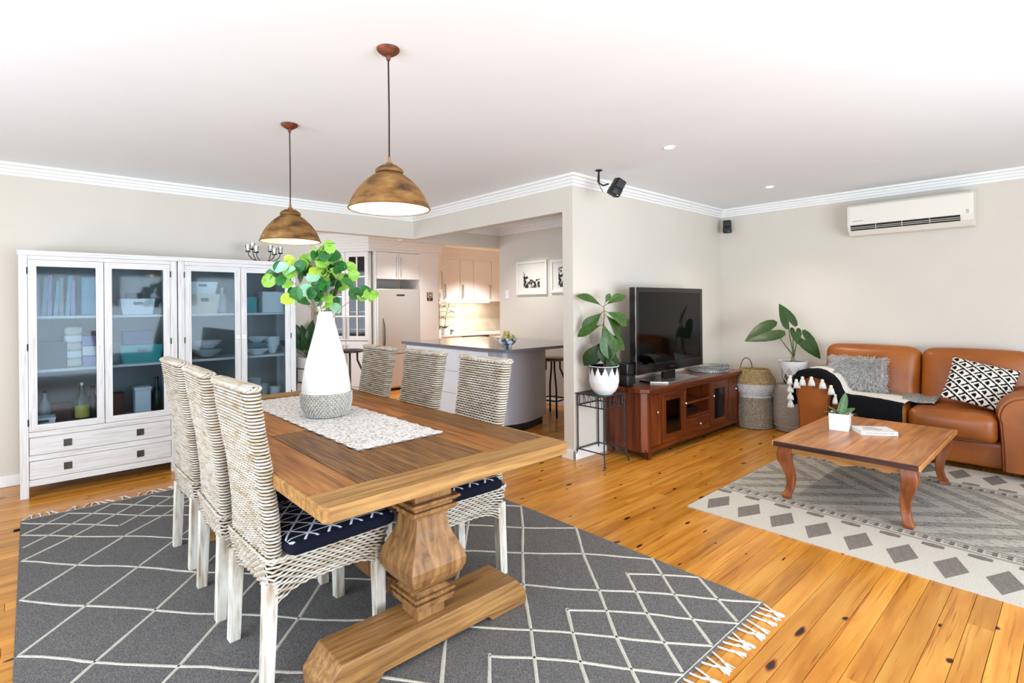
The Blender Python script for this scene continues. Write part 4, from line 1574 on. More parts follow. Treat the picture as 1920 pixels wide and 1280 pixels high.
# ------------------------------------------------------------------ television
t = thing('television', 'large black flat screen television on a swivel stand', 'television', (4.65, 2.79, .628))
w, h0, h1 = .61, .1, .9
MB().box(-w, w, -.03, .035, h0, h1).box(-w + .12, w - .12, .035, .075, h0 + .1, h1 - .15).build('casing', 'tv_gloss', t, bevel=.004)
fr = .045
MB().box(-w + .001, -w + fr, -.036, -.028, h0 + .001, h1 - .001).box(w - fr, w - .001, -.036, -.028, h0 + .001, h1 - .001).box(-w + fr, w - fr, -.036, -.028, h1 - fr, h1 - .001).box(-w + fr, w - fr, -.036, -.028, h0 + .001, h0 + .085).build('bezel', 'tv_gloss', t, bevel=.002)
B(-w + fr, w - fr, -.032, -.029, h0 + .085, h1 - fr).build('screen', 'tv_screen', t)
B(-w, w, -.038, -.03, h0 - .006, h0 + .001).build('chrome_strip', 'chrome', t)
B(-w - .002, -w + .001, -.037, -.031, h0, h1).build('chrome_strip', 'chrome', t)
lettering('Panasonic', .022, 'chrome', t, (0, -.0365, h0 + .035), (R(90), 0, 0))
MB().box(-.1, .1, -.01, .03, .01, h0 + .02).build('neck', 'black_plastic', t, bevel=.003)
MB().prism([(-.34, .12), (-.36, -.02), (-.26, -.145), (.3, -.145), (.36, -.02), (.34, .12)], .001, .014).build('stand_base', 'tv_gloss', t, bevel=.004)
MB().prism([(-.365, -.02), (-.262, -.15), (.304, -.15), (.3, -.142), (-.258, -.142), (-.355, -.02)], .001, .016).build('stand_edge', 'steel', t)
for yy in (-.1, -.05, .0):
    B(-.27, .29, yy - .003, yy + .003, .014, .0155).build('stand_line', 'steel', t)


def speaker_box(name, label, loc, rot, s=1.0, m='black_plastic'):
    t = thing(name, label, 'speaker', loc)
    t.rotation_euler = rot
    a = .042 * s
    MB().rbox(0, 0, .095 * s, .078 * s, .08 * s, .075 * s, r=.012 * s, n=4).build('upper_cube', m, t, smooth='all', weld=True)
    lo = MB().rbox(0, 0, .034 * s, .082 * s, .085 * s, .066 * s, r=.012 * s, n=4).build('lower_cube', 'black_satin', t, smooth='all', weld=True)
    MB().box(-.03 * s, .03 * s, -.042 * s, -.04 * s, .068 * s, .122 * s).build('grille', 'black_satin', t)
    MB().box(.008 * s, .022 * s, -.0445 * s, -.042 * s, .008 * s, .012 * s).build('badge', 'chrome', lo)
    return t


speaker_box('speaker', 'small black two-cube speaker standing behind the plant on the television cabinet', (4.01, 2.85, .628), (0, 0, 0), 1.6)
s1 = speaker_box('speaker', 'black two-cube speaker hanging tilted from the ceiling by the wall pillar', (3.66, 2.72, 2.3), (R(12), R(26), R(-20)), 1.15)
b = MB().tube([(3.567, 2.79, H), (3.567, 2.79, H - .11), (3.6, 2.77, H - .13), (3.64, 2.745, H - .115)], .008, 8).build('speaker_bracket', 'black_satin', None, smooth=True)
tag(b, 'black ceiling bracket with cable carrying the tilted speaker', 'bracket')
MB().lathe([(.028, 0), (.03, -.006), (.012, -.014)], 20, (3.567, 2.79, H)).build('ceiling_plate', 'black_satin', b, smooth=True)
MB().tube([(3.56, 2.79, H - .012), (3.548, 2.79, H - .1), (3.585, 2.76, H - .19)], .003, 6).build('cable', 'black_satin', b, smooth=True)
s2 = speaker_box('speaker', 'small black two-cube speaker fixed high on the wall in the corner', (6.225, 2.93, 2.22), (0, 0, R(-70)), 1.15)
MB().tube([(0, .03, .08), (0, .085, .08)], .012, 8).build('wall_bracket', 'black_satin', s2)

# silver tray
t = thing('serving_tray', 'round pierced silver tray with scroll handles on the television cabinet', 'tray', (5.52, 2.83, .6285))
MB().lathe([(.0, .004), (.2, .004), (.2, .0), (.0, .0)], 48, caps=False).build('base', 'silver_aged', t, smooth=True)
mb = MB()
MBr = .205
for z in (.004, .028, .058):
    mb.tube([(MBr * math.cos(2 * PI * k / 64), MBr * math.sin(2 * PI * k / 64), z) for k in range(64)], .0035, 6, closed=True)
for k in range(60):
    a = 2 * PI * k / 60
    for z0, z1, w_ in ((.004, .03, 1), (.03, .058, -1)):
        mb.tube([(MBr * math.cos(a), MBr * math.sin(a), z0), (MBr * math.cos(a + .06 * w_), MBr * math.sin(a + .06 * w_), (z0 + z1) / 2), (MBr * math.cos(a), MBr * math.sin(a), z1)], .0055, 5)
mb.build('pierced_rim', 'silver_aged', t, smooth=True)
for s_ in (-1, 1):
    pts = [(-.085, s_ * MBr, .068), (-.07, s_ * MBr, .058), (-.055, s_ * MBr, .068), (-.03, s_ * (MBr + .01), .088), (0, s_ * (MBr + .012), .092), (.03, s_ * (MBr + .01), .088), (.055, s_ * MBr, .068), (.07, s_ * MBr, .058), (.085, s_ * MBr, .068)]
    MB().tube(pts, .0045, 6).build('handle', 'silver_aged', t, smooth=True)

# ------------------------------------------------------------------ baskets and elephant ear
o = thing('subwoofer', 'black subwoofer box between the television cabinet and the baskets', 'subwoofer', (6.08, 2.86, 0))
MB().box(-.19, .19, -.17, .17, .02, .42).build('cabinet', 'black_plastic', o, bevel=.006)
for sx in (-1, 1):
    for sy in (-1, 1):
        MB().lathe([(.015, 0), (.015, .02)], 12, (sx * .15, sy * .13, 0)).build('foot', 'black_satin', o)


def circ(r_fn):
    def lp(z, t_):
        r_ = r_fn(z)
        c, s_ = math.cos(2 * PI * t_), math.sin(2 * PI * t_)
        return r_ * c, r_ * s_, c, s_
    return lp


BXx, BYy = 5.93, 2.5
t = thing('storage_basket', 'grey woven seagrass basket standing on the floor, under the belly basket', 'basket', (BXx, BYy, 0))
mb = MB()
rfn = lambda z: .176 + .014 * math.sin(PI * min(1, z / .34))
weave(mb, circ(rfn), [.012 + i * .0125 for i in range(27)], 72, .0045, .0068, .005)
mb.build('weave', 'seagrass_grey', t, smooth='all')
MB().lathe([(.17, .004), (.18, .17), (.172, .345)], 40).build('lining', 'seagrass_grey', t, smooth=True)
mb = MB()
weave(mb, circ(lambda z: .172), [.346, .356], 60, .003, .006, .006)
mb.build('white_rim', 'basket_white', t, smooth='all')
t = thing('belly_basket', 'natural seagrass belly basket with white lower band and loop handles, on the grey basket', 'basket', (BXx, BYy, .362))
prb = [(0, .165), (.04, .19), (.09, .205), (.14, .212), (.165, .21), (.2, .19), (.24, .165), (.28, .148)]


def rb(z):
    for (z0, r0), (z1, r1) in zip(prb, prb[1:]):
        if z <= z1:
            return r0 + (r1 - r0) * (z - z0) / (z1 - z0)
    return prb[-1][1]


mb = MB()
weave(mb, circ(rb), [.006 + i * .0115 for i in range(11)], 72, .0025, .0066, .0045)
mb.build('white_band', 'basket_white', t, smooth='all')
mb = MB()
weave(mb, circ(rb), [.132 + i * .0112 for i in range(14)], 72, .004, .0064, .005)
mb.build('natural_weave', 'seagrass', t, smooth='all')
MB().lathe([(.15, .002), (.2, .13), (.14, .27), (.135, .27), (.19, .13), (.1, .02)], 36, caps=False).build('lining', 'seagrass', t, smooth=True)
for s_ in (1,):
    pts = [(.07 * math.cos(a) * 1.05 - .01, .12, .275 + .115 * math.sin(a)) for a in [PI * k / 14 for k in range(15)]]
    MB().tube([Matrix.Rotation(R(-30), 3, 'Z') @ Vector(p) for p in pts], .005, 8).build('handle', 'rust_red', t, smooth=True)

GX, GY = 6.02, 2.145
t = thing('woven_pouf', 'grey woven drum pouf beside the sofa arm, carrying the patterned pot', 'pouf', (GX, GY, 0))
MB().lathe([(.12, 0), (.15, .01), (.168, .06), (.178, .14), (.18, .25), (.175, .37), (.168, .455), (.158, .488), (.145, .498), (.0, .498)], 48, caps=False).build('body', 'pouf_grey', t, smooth=True)
MB().tube([(.172 * math.cos(2 * PI * k / 48), .172 * math.sin(2 * PI * k / 48), .065) for k in range(48)], .006, 6, closed=True).build('piping', 'pouf_grey', t, smooth=True)
EX, EY = 6.05, 2.13
t = thing('plant_pot', 'white tapered pot with grey and black diamonds, standing on the pouf', 'pot', (EX, EY, .499))


def dia(th, z):
    n_ = 9
    best = 0
    for row, (zc, mi) in enumerate(((.135, 2), (.075, 3), (.015, 1))):
        u = (th * n_ + .5 * (row % 2)) % 1 - .5
        if abs(u) / .36 + abs(z - zc) / .052 < 1:
            best = mi
    return best


pr = [(.09 + .058 * min(1, (z / .25)) ** .7, z) for z in [.0055 * k for k in range(46)]] + [(.15, .25), (.137, .25), (.134, .235)]
MB().lathe(pr, 180, fn=dia, caps=False).build('body', ['ceramic_matte', 'ceramic_black', 'ceramic_lightgrey', 'ceramic_darkgrey'], t, smooth=True)
MB().lathe([(.136, .23), (0, .23)], 30, caps=False).build('soil', 'soil', t)
ez = .499 + .23
e = thing('elephant_ear_plant', 'elephant ear plant with four heart shaped leaves in the diamond pot', 'plant', (EX, EY, ez))


def ear_mesh():
    pts = [(0, 0), (-.3, .1), (-.42, .22), (-.36, .36), (-.15, .44), (.15, .43), (.45, .34), (.75, .19), (.93, .07), (1.03, 0), (.93, -.07), (.75, -.19), (.45, -.34), (.15, -.43), (-.15, -.44), (-.36, -.36), (-.42, -.22), (-.3, -.1)]
    # two halves with a shallow fold, rows from the midrib out
    vs, fs = [], []
    half = [p for p in pts if p[1] >= 0]
    for sg in (1, -1):
        o0 = len(vs)
        rows_ = 5
        for (x, y_) in half:
            xm = max(-.0, min(1.03, x)) if x > 0 else 0.0
            for k in range(rows_):
                s_ = k / (rows_ - 1)
                px_, py_ = xm + (x - xm) * s_, y_ * s_
                vs.append((px_, sg * py_, .14 * abs(py_) - .12 * px_ * abs(px_) - .1 * s_ ** 3 * abs(py_)))
        m_ = len(half)
        for i in range(m_ - 1):
            for k in range(rows_ - 1):
                q = (o0 + i * rows_ + k, o0 + i * rows_ + k + 1, o0 + (i + 1) * rows_ + k + 1, o0 + (i + 1) * rows_ + k)
                fs.append(q if sg < 0 else q[::-1])
    return MB().add(vs, fs).mesh('leaf', 'leaf_ear', 'all')


EAR = ear_mesh()
rootp = Vector((-.05, -.02, .04))
MB().tube([(-.02, 0, -.03), (-.035, -.005, .02), (-.05, -.01, .07)], [.022, .02, .014], 10).build('stem_base', 'stem_brown', e, smooth='all')
# leaf: attachment point, tip direction, normal, size
Rv = Vector((.738, -.675, 0))
Fv = Vector((.675, .738, 0))
for (ar, az, dr, dz, nrm, s_) in ((-.31, .35, (-.95, -.3, -.1), 0, (-.1, .62, -.75), .29), (-.12, .45, (-.3, .9, .2), 0, (.1, .1, -1), .2),
                                  (.06, .24, (.6, -.72, -.15), 0, (.25, .2, -.9), .24), (-.045, .33, (-.1, -.5, -.3), 0, (0, .95, -.35), .13)):
    tip = rootp + Rv * (ar + .05) + Vector((0, 0, az - .04)) - Fv * .03
    base = rootp + Vector((0, 0, .03))
    mid = base.lerp(tip, .5) + Vector((0, 0, .05)) + Rv * (-.02 if ar < 0 else -.035)
    MB().tube([base, base.lerp(mid, .55) - Rv * .0, mid, mid.lerp(tip, .6) + Vector((0, 0, .012)), tip], [.009, .006, .0045, .004, .003], 7).build('leaf_stalk', 'stem_green', e, smooth='all')
    d = Rv * dr[0] + Vector((0, 0, dr[1])) + Fv * dr[2]
    n_ = Rv * nrm[0] + Vector((0, 0, nrm[1])) + Fv * nrm[2]
    put_leaf(EAR, e, tip, d, n_, s_, wide=1.45 if az > .45 else 1.0)

# ------------------------------------------------------------------ sofa
SX0, SX1 = 5.52, 6.3
t = thing('sofa', 'tan brown leather two seat sofa with rounded arms against the wall', 'sofa', (5.91, 1.04, 0))


def SO(cx, cy, cz, sx, sy, sz, r=.05, n=8, bulge=(0, 0, 0)):
    return MB().rbox(cx - 5.91, cy - 1.04, cz, sx, sy, sz, r, n, bulge)


SO(5.95, 1.04, .155, .72, 1.7, .21, .02, 6).build('base', 'leather', t, smooth='all', weld=True)
for x in (5.62, 6.22):
    for y_ in (.25, 1.83):
        MB().box(x - 5.91 - .03, x - 5.91 + .03, y_ - 1.04 - .03, y_ - 1.04 + .03, 0, .06).build('foot', 'black_satin', t)
for y0, y1 in ((.47, 1.04), (1.045, 1.62)):
    c = SO(5.75, (y0 + y1) / 2, .36, .52, y1 - y0, .22, .055, 10, (.02, 0, .025)).build('seat_cushion', 'leather', t, smooth='all', weld=True)
    MB().tube([(5.49 - 5.91 - .012, y0 - 1.04 + .05, .27), (5.49 - 5.91 - .017, (y0 + y1) / 2 - 1.04, .268), (5.49 - 5.91 - .012, y1 - 1.04 - .05, .27)], .004, 6).build('piping', 'leather_seam', c, smooth='all')
for y0, y1 in ((.29, 1.032), (1.038, 1.82)):
    c = MB().rbox(0, 0, 0, .24, y1 - y0, .56, .085, 10, (.035, 0, .012)).build('back_cushion', 'leather', t, (6.1 - 5.91, (y0 + y1) / 2 - 1.04, .665), (0, R(10), 0), smooth='all', weld=True)
SO(6.22, 1.04, .4, .15, 1.66, .72, .05, 6).build('back_frame', 'leather', t, smooth='all', weld=True)
for y0, y1, lab in ((1.61, 1.93, 'L'), (.15, .475, 'R')):
    yc = (y0 + y1) / 2
    mb = MB()
    # arm profile in Y-Z, a lower block with a fat rolled top, swept along X
    prof = []
    w_ = (y1 - y0) / 2
    for k in range(25):
        a = -PI * .12 + (PI * 1.24) * k / 24
        prof.append((math.cos(a) * (w_ + .012), .52 + .17 * math.sin(a) * (1 if math.sin(a) > 0 else .8)))
    prof = [(w_ - .02, .06), (w_ - .012, .3)] + prof + [(-w_ + .012, .3), (-w_ + .02, .06)]
    nx = 14

    def arm(u, v):
        q = prof[round(u * (len(prof) - 1))]
        x = -.4 + .77 * v
        k = 1 - .12 * max(0, (.08 - (v * .77)) / .08) ** 2
        zsh = .035 * math.sin(PI * min(1, v * 1.4)) * (q[1] > .4)
        return (x, yc - 1.04 + q[0] * k, .06 + (q[1] - .06) * (k * .5 + .5) - zsh * .5)
    mb.grid(arm, len(prof) - 1, nx)
    m_ = len(prof)
    mb.f.append(tuple(range(m_)))
    mb.mi.append(0)
    mb.f.append(tuple(nx * m_ + i for i in range(m_))[::-1])
    mb.mi.append(0)
    am = mb.build('arm', 'leather', t, smooth=True)
    pp = [(a * .8, .06 + (b - .06) * .9) for a, b in prof]
    MB().prism([(a + yc - 1.04, b) for a, b in pp], -.412, -.398, 'X').build('arm_front_panel', 'leather', am, bevel=.006)
    ring = [(-.404, a + yc - 1.04, b) for a, b in pp]
    MB().tube(ring, .004, 6).build('arm_piping', 'leather_seam', am, smooth='all')

# grey knitted blanket on the seat
mb = MB()


def knit(u, v):
    y_ = 2.0 - 1.12 * u
    x = 5.66 + .33 * v + .02 * math.sin(u * 9)
    z = .497 + .006 * math.sin(u * 40) + .02 * v
    if y_ > 1.56:
        k = min(1, (y_ - 1.56) / .09)
        k = k * k * (3 - 2 * k)
        z = z + k * (.2 - .0 + .004 * math.sin(u * 60))
        if y_ > 1.87:
            z -= ((y_ - 1.87) / .13) ** 2 * .1
    return (x, y_, z)


mb.grid(knit, 60, 16)
o = mb.build('knitted_blanket', 'knit_grey', smooth='all')
md = o.modifiers.new('thickness', 'SOLIDIFY')
md.thickness = .012
md.offset = 1
tag(o, 'grey knitted blanket spread over the sofa seat behind the black and white throw', 'blanket')

# black and white throw with tassels
t = thing('throw_blanket', 'black and white tasselled throw draped over the sofa arm and seat', 'throw', (5.5, 1.5, .4))
path = [(1.948, .36), (1.952, .45), (1.95, .55), (1.938, .635), (1.9, .69), (1.84, .712), (1.765, .718), (1.69, .708), (1.63, .675), (1.585, .62), (1.555, .555), (1.52, .515), (1.45, .508), (1.35, .508), (1.25, .506), (1.15, .5), (1.06, .49)]


def spath(s_):
    k = s_ * (len(path) - 1)
    i = min(len(path) - 2, int(k))
    f_ = k - i
    return tuple(path[i][j] + (path[i + 1][j] - path[i][j]) * f_ for j in (0, 1))


def hang(s_):
    if s_ < .1:
        return .0
    if s_ < .6:
        return .055
    return .06 + .15 * min(1, (s_ - .6) / .3)


def thr(u, v):
    y_, z = spath(v)
    k = min(1, max(0, (v - .58) / .12))
    top = .352 + .045 * k * k * (3 - 2 * k)
    tot = top + hang(v)
    d = u * tot
    xb = 5.84
    if d < top - .03:
        x, dz = xb - d, 0
    else:
        e_ = d - (top - .03)
        a = min(e_ / .03, PI / 2)
        x = xb - (top - .03) - .022 * math.sin(a) - .003
        dz = -.022 * (1 - math.cos(a)) - max(0, e_ - .047)
    # seat cushion edge is rounded, keep clear of it
    return (x - 5.5 - .0 + .004 * math.sin(v * 30 + u * 5), y_ - 1.5, z + dz - .4 + .008 + .003 * math.sin(v * 50) * u)


mb = MB()
mb.grid(thr, 34, 90, mfn=lambda u, v: 1 if u > .52 + .06 * (v - .5) else 0)
o = mb.build('cloth', ['throw_white', 'throw_black'], t, smooth='all')
md = o.modifiers.new('thickness', 'SOLIDIFY')
md.thickness = .01
md.offset = 1


def tassel_mesh():
    mb = MB()
    mb.lathe([(.003, 0), (.012, -.004), (.016, -.014), (.012, -.024), (.014, -.028), (.022, -.05), (.027, -.075), (.024, -.083), (.004, -.085)], 14)
    for k in range(14):
        a = 2 * PI * k / 14
        mb.tube([(.014 * math.cos(a), .014 * math.sin(a), -.028), (.026 * math.cos(a), .026 * math.sin(a), -.07), (.027 * math.cos(a + .1), .027 * math.sin(a + .1), -.09)], .004, 4)
    return mb.mesh('tassel', 'tassel', 'all')


TM = tassel_mesh()
for v_ in (.24, .3, .37, .45, .53, .6, .68, .76, .84):
    p = Vector(thr(1, v_))
    place('tassel', TM, t, (p.x - .018, p.y, p.z + .005), (0, R(6), random.uniform(0, 3)))
for k in range(4):
    p = Vector(thr(.98 - .0 * k, 0))
    place('tassel', TM, t, (5.49 - 5.5 + .005, 1.968 - 1.5, .66 - .4 - k * .075), (0, 0, random.uniform(0, 3)))

# fluffy cushion
t = thing('fluffy_cushion', 'shaggy pale grey fur cushion leaning on the left sofa back', 'cushion', (5.86, 1.49, .53))
t.rotation_euler = (0, R(16), R(4))
MB().rbox(0, 0, .15, .11, .44, .3, .05, 8, (.035, 0, 0)).build('core', 'fur_core', t, smooth='all', weld=True)
mb = MB()
rnd = random.Random(3)
for k in range(5200):
    yy, zz_ = rnd.uniform(-.225, .225), rnd.uniform(-.005, .305)
    side = -1 if rnd.random() < .86 else 1
    b_x = .055 + .03 * (1 - (yy / .23) ** 2) * (1 - ((zz_ - .15) / .16) ** 2)
    edge = max(abs(yy) / .225, abs(zz_ - .15) / .155)
    b_x *= 1 if edge < .86 else .55
    p = Vector((side * b_x * .92, yy, zz_))
    out = Vector((side * 1.0, yy * 3.2 + rnd.uniform(-.5, .5), (zz_ - .15) * 4.4 + rnd.uniform(-.7, .3)))
    out.normalize()
    L = rnd.uniform(.04, .075)
    q = p + out * L * .55
    e_ = q + (out + Vector((0, rnd.uniform(-.5, .5), -.55))).normalized() * L * .6
    sdir = out.cross(Vector((0, rnd.uniform(-1, 1), rnd.uniform(-1, 1)))).normalized() * .0019
    o = len(mb.v)
    mb.add([p - sdir, p + sdir, q + sdir * .9, q - sdir * .9, e_], [(0, 1, 2, 3), (3, 2, 4)])
tag(mb.build('fur_strands', 'fur', t), kind='stuff')

# geometric cushion
t = thing('geometric_cushion', 'black and cream geometric diamond cushion against the right sofa arm', 'cushion', (5.78, .60, .50))


def geo(a, b):
    """a,b cushion coordinates -.5..5 -> 0 cream 1 black: facetted diamonds"""
    p, q = (a * 3.7 + b * 4.6), (a * 3.7 - b * 4.6)
    u, v_ = p % 1 - .5, q % 1 - .5
    m_ = max(abs(u), abs(v_))
    if m_ < .15:
        return 1 if u + v_ > 0 else 0
    if m_ < .32:
        return 0 if u + v_ < .12 else 1
    return 1 if (u < -.32 and v_ < .32) or v_ < -.32 else 0


mb = MB()
NN = 84
for sg in (-1, 1):
    def fn(u, v_, sg=sg):
        a, b = u - .5, v_ - .5
        k = max(0, (1 - (2 * a) ** 2)) * max(0, (1 - (2 * b) ** 2))
        pin = 1 - .05 * ((2 * a) ** 2 * (1 - (2 * b) ** 2) + (2 * b) ** 2 * (1 - (2 * a) ** 2)) * 1
        return (sg * .065 * k ** .45, a * .43 * pin, b * .39 * pin)
    mb.grid(fn, NN, NN, mfn=(lambda u, v_: geo(u - .5, v_ - .5)) if sg < 0 else (lambda u, v_: 0))
o = mb.build('cover', ['fabric_cream', 'fabric_black'], t, (0, 0, .185), (R(15), R(30), 0), smooth='all')
t.rotation_euler = (0, 0, R(12))

# ------------------------------------------------------------------ coffee table
CZ = .41
t = thing('coffee_table', 'low square-edged timber coffee table with curved cabriole legs on the patterned rug', 'coffee table', (4.48, 1.08, .0075))
cx0, cx1, cy0, cy1 = -.65, .65, -.42, .42
zt_ = CZ - .0075
nb = 6
for i in range(nb):
    y0 = cy0 + .012 + (cy1 - cy0 - .024) * i / nb
    y1 = cy0 + .012 + (cy1 - cy0 - .024) * (i + 1) / nb
    B(cx0 + .012, cx1 - .012, y0 + .0006, y1 - .0006, zt_ - .03, zt_).build('plank', 'coffee_wood', t, bevel=.0015)
c_ = .03
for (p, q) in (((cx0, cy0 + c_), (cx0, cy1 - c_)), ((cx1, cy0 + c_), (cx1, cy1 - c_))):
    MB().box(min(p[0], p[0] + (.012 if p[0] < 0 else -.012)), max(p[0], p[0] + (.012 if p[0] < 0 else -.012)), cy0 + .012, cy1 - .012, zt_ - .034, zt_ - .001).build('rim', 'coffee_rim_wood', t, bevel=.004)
for ya_, yb_ in ((cy0, cy0 + .012), (cy1 - .012, cy1)):
    B(cx0, cx1, ya_, yb_, zt_ - .034, zt_ - .001).build('rim', 'coffee_wood', t, bevel=.004)


def scallop(L):
    """lower edge of the shaped apron"""
    pts = []
    n_ = 48
    for k in range(n_ + 1):
        s_ = -1 + 2 * k / n_
        a = abs(s_)
        d = .055 + .012 * math.cos(a * PI * 3.2) * (1 - a) + .02 * max(0, 1 - abs(a - .55) / .12) * -1 + (-.01 if a > .82 else 0)
        if abs(a - .35) < .05:
            d -= .012 * (1 - abs(a - .35) / .05)
        pts.append((s_ * L, d))
    return pts


for x in (cx0 + .055, cx1 - .077):
    sc_ = scallop(.33)
    MB().prism([(-.33, zt_ - .034), (.33, zt_ - .034)] + [(a, zt_ - .034 - d) for a, d in sc_[::-1]], x, x + .022, 'X').build('apron', 'coffee_apron_wood', t)
for y_ in (cy0 + .04, cy1 - .062):
    sc_ = scallop(.55)
    MB().prism([(-.55, zt_ - .034), (.55, zt_ - .034)] + [(a, zt_ - .034 - d) for a, d in sc_[::-1]], y_, y_ + .022, 'Y').build('apron', 'coffee_apron_wood', t)
for sx in (-1, 1):
    for sy in (-1, 1):
        # cabriole: knee out, ankle in, foot out (offset along the diagonal)
        pr = [(0, .026, .0), (.02, .027, .006), (.05, .024, -.008), (.1, .024, -.018), (.16, .028, -.016), (.22, .034, .0), (.27, .04, .012), (.31, .043, .012), (.34, .043, .006), (.372, .042, .0)]
        mb = MB()
        cxx, cyy = sx * .568, sy * .345
        vs = []
        for z, hw, off in pr:
            for i, j in ((-1, -1), (1, -1), (1, 1), (-1, 1)):
                vs.append((cxx + sx * off + i * hw, cyy + sy * off + j * hw, z))
        m_ = len(pr)
        fs = [(3, 2, 1, 0), tuple((m_ - 1) * 4 + k for k in range(4))] + [(i * 4 + k, i * 4 + (k + 1) % 4, i * 4 + 4 + (k + 1) % 4, i * 4 + 4 + k) for i in range(m_ - 1) for k in range(4)]
        mb.add(vs, fs)
        o = mb.build('leg', 'coffee_leg_wood', t, bevel=.005, smooth=True)

t = thing('planter', 'white square ceramic planter on the coffee table', 'planter', (4.53, 1.27, CZ), R(8))
mb = MB()
a, hh, th = .066, .125, .007
q = [(-1, -1), (1, -1), (1, 1), (-1, 1)]
vs = [(i * a * .95, j * a * .95, 0) for i, j in q] + [(i * a, j * a, hh) for i, j in q] + [(i * (a - th), j * (a - th), hh) for i, j in q] + [(i * (a - th), j * (a - th), .1) for i, j in q]
fs = [(3, 2, 1, 0)] + [(l * 4 + k, l * 4 + (k + 1) % 4, l * 4 + 4 + (k + 1) % 4, l * 4 + 4 + k) for l in range(3) for k in range(4)]
mb.add(vs, fs)
mb.build('body', 'ceramic_white', t, bevel=.002)
B(-a + th, a - th, -a + th, a - th, .09, .1).build('soil', 'soil', t)
o = thing('orchid_plant', 'orchid with thick strap leaves, no flowers, in the white planter', 'plant', (4.53, 1.27, CZ + .1))
ow = lambda t_: .17 * math.sin(PI * min(1, t_ * .92 + .1)) ** .6
OM = leaf_mesh('leaf', 'leaf_orchid', ow, 1, .3, .12, 8)
for d, s_, up in (((.25, -.2, 1), .18, (-.8, -.6, .2)), ((.7, -.7, .55), .13, (-.3, -.5, 1)), ((-.7, .75, .35), .13, (0, 0, 1)), ((.5, -.75, .2), .12, (0, 0, 1)), ((-.5, .3, .5), .1, (-.2, -.2, 1)), ((.1, .6, .5), .11, (0, 0, 1))):
    put_leaf(OM, o, (0, 0, .005), d, up, s_)
for k in range(3):
    MB().tube([(0, 0, .005), (-.03 + .02 * k, .04, .035), (-.06, .06 - .02 * k, .02)], .003, 5).build('aerial_root', 'ceramic_grey', o, smooth='all')

t = thing('book', 'thick white paperback book with black title lying on the coffee table', 'book', (4.585, 1.065, CZ), R(-54))
B(-.117, .117, -.083, .083, .0005, .026).build('pages', 'book_paper', t)
MB().box(-.12, .12, -.086, .086, .026, .0285).box(-.12, .12, -.086, -.083, .0005, .0285).box(-.12, .12, -.086, .086, 0, .0012).build('cover', 'book_cover', t, bevel=.0006)
lettering('THE HOUSES OF NEW YORK', .0145, 'ink_black', t, (.0, -.0864, .0145), (R(90), 0, 0))
for i, s_ in enumerate(('NEW', 'YORK', 'HOUSES')):
    lettering(s_, .034, 'ink_black', t, (-.02, .04 - i * .034, .0286), (0, 0, 0))

# ------------------------------------------------------------------ air conditioner
t = thing('air_conditioner', 'cream wall mounted split system air conditioner above the sofa', 'air conditioner', (XD, 1.15, 2.045))
Wd = .485
prof = [(-.002, 0), (-.13, .0), (-.185, .05), (-.205, .1), (-.205, .285), (-.17, .31), (-.002, .31)]
MB().prism([(a, b) for a, b in prof], -Wd, Wd, 'Y').build('casing', 'cream_plastic', t, bevel=.006)
B(-.209, -.204, -Wd + .02, Wd - .02, .105, .275).build('front_panel', 'cream_plastic', t, bevel=.002)
ou = MB().add([(-.187, -Wd + .09, .046), (-.187, Wd - .03, .046), (-.2065, Wd - .03, .098), (-.2065, -Wd + .09, .098)], [(0, 1, 2, 3)]).build('air_outlet', 'black_satin', t)
for k, (x, z) in enumerate(((-.199, .06), (-.204, .075))):
    MB().box(x - .006, x + .003, -Wd + .09, Wd - .03, z - .002, z + .004).build('louvre', 'louvre', ou)
for yy in (-.18, .03, .24):
    MB().box(-.211, -.19, yy - .003, yy + .003, .05, .096).build('vane', 'louvre', ou)
B(-.212, -.208, Wd - .14, Wd - .05, .135, .14).build('name_strip', 'grey_plastic', t)
for k in range(3):
    B(-.212, -.2085, -Wd + .03, -Wd + .05, .11 + k * .012, .116 + k * .012).build('indicator', 'grey_plastic', t)
MB().box(-.17, -.03, -Wd + .03, Wd - .03, .3105, .314).build('top_grille', 'louvre', t)

# ------------------------------------------------------------------ kitchen
# island
t = thing('kitchen_island', 'kitchen island with white drawers and rounded grey end panel', 'kitchen island', (3.6, 5, 0))
MB().prism([(.0, 1.0), (.0, -.72), (.03, -.79), (.1, -.85), (.22, -.885), (.36, -.89), (.5, -.86), (.68, -.8), (.82, -.74), (.82, 1.0)][::-1], .1, .884).build('carcass', 'island_grey', t, smooth=True)
MB().prism([(.04, .98), (.04, -.68), (.12, -.8), (.36, -.84), (.78, -.72), (.78, .98)][::-1], 0, .1).build('plinth', 'black_satin', t)
for y0, y1 in ((-.68, -.15), (-.145, .40), (.405, .95)):
    for z0, z1 in ((.11, .36), (.365, .615), (.62, .87)):
        B(-.016, -.0005, y0, y1, z0, z1).build('drawer', 'kitchen_drawer', t, bevel=.002)
o = B(-.045, 1.28, -1.03, 1.03, .886, .918).build('island_benchtop', 'bench_stone', None, (3.6, 5, 0), bevel=.003)
tag(o, 'dark grey polished stone benchtop on the kitchen island', 'benchtop')


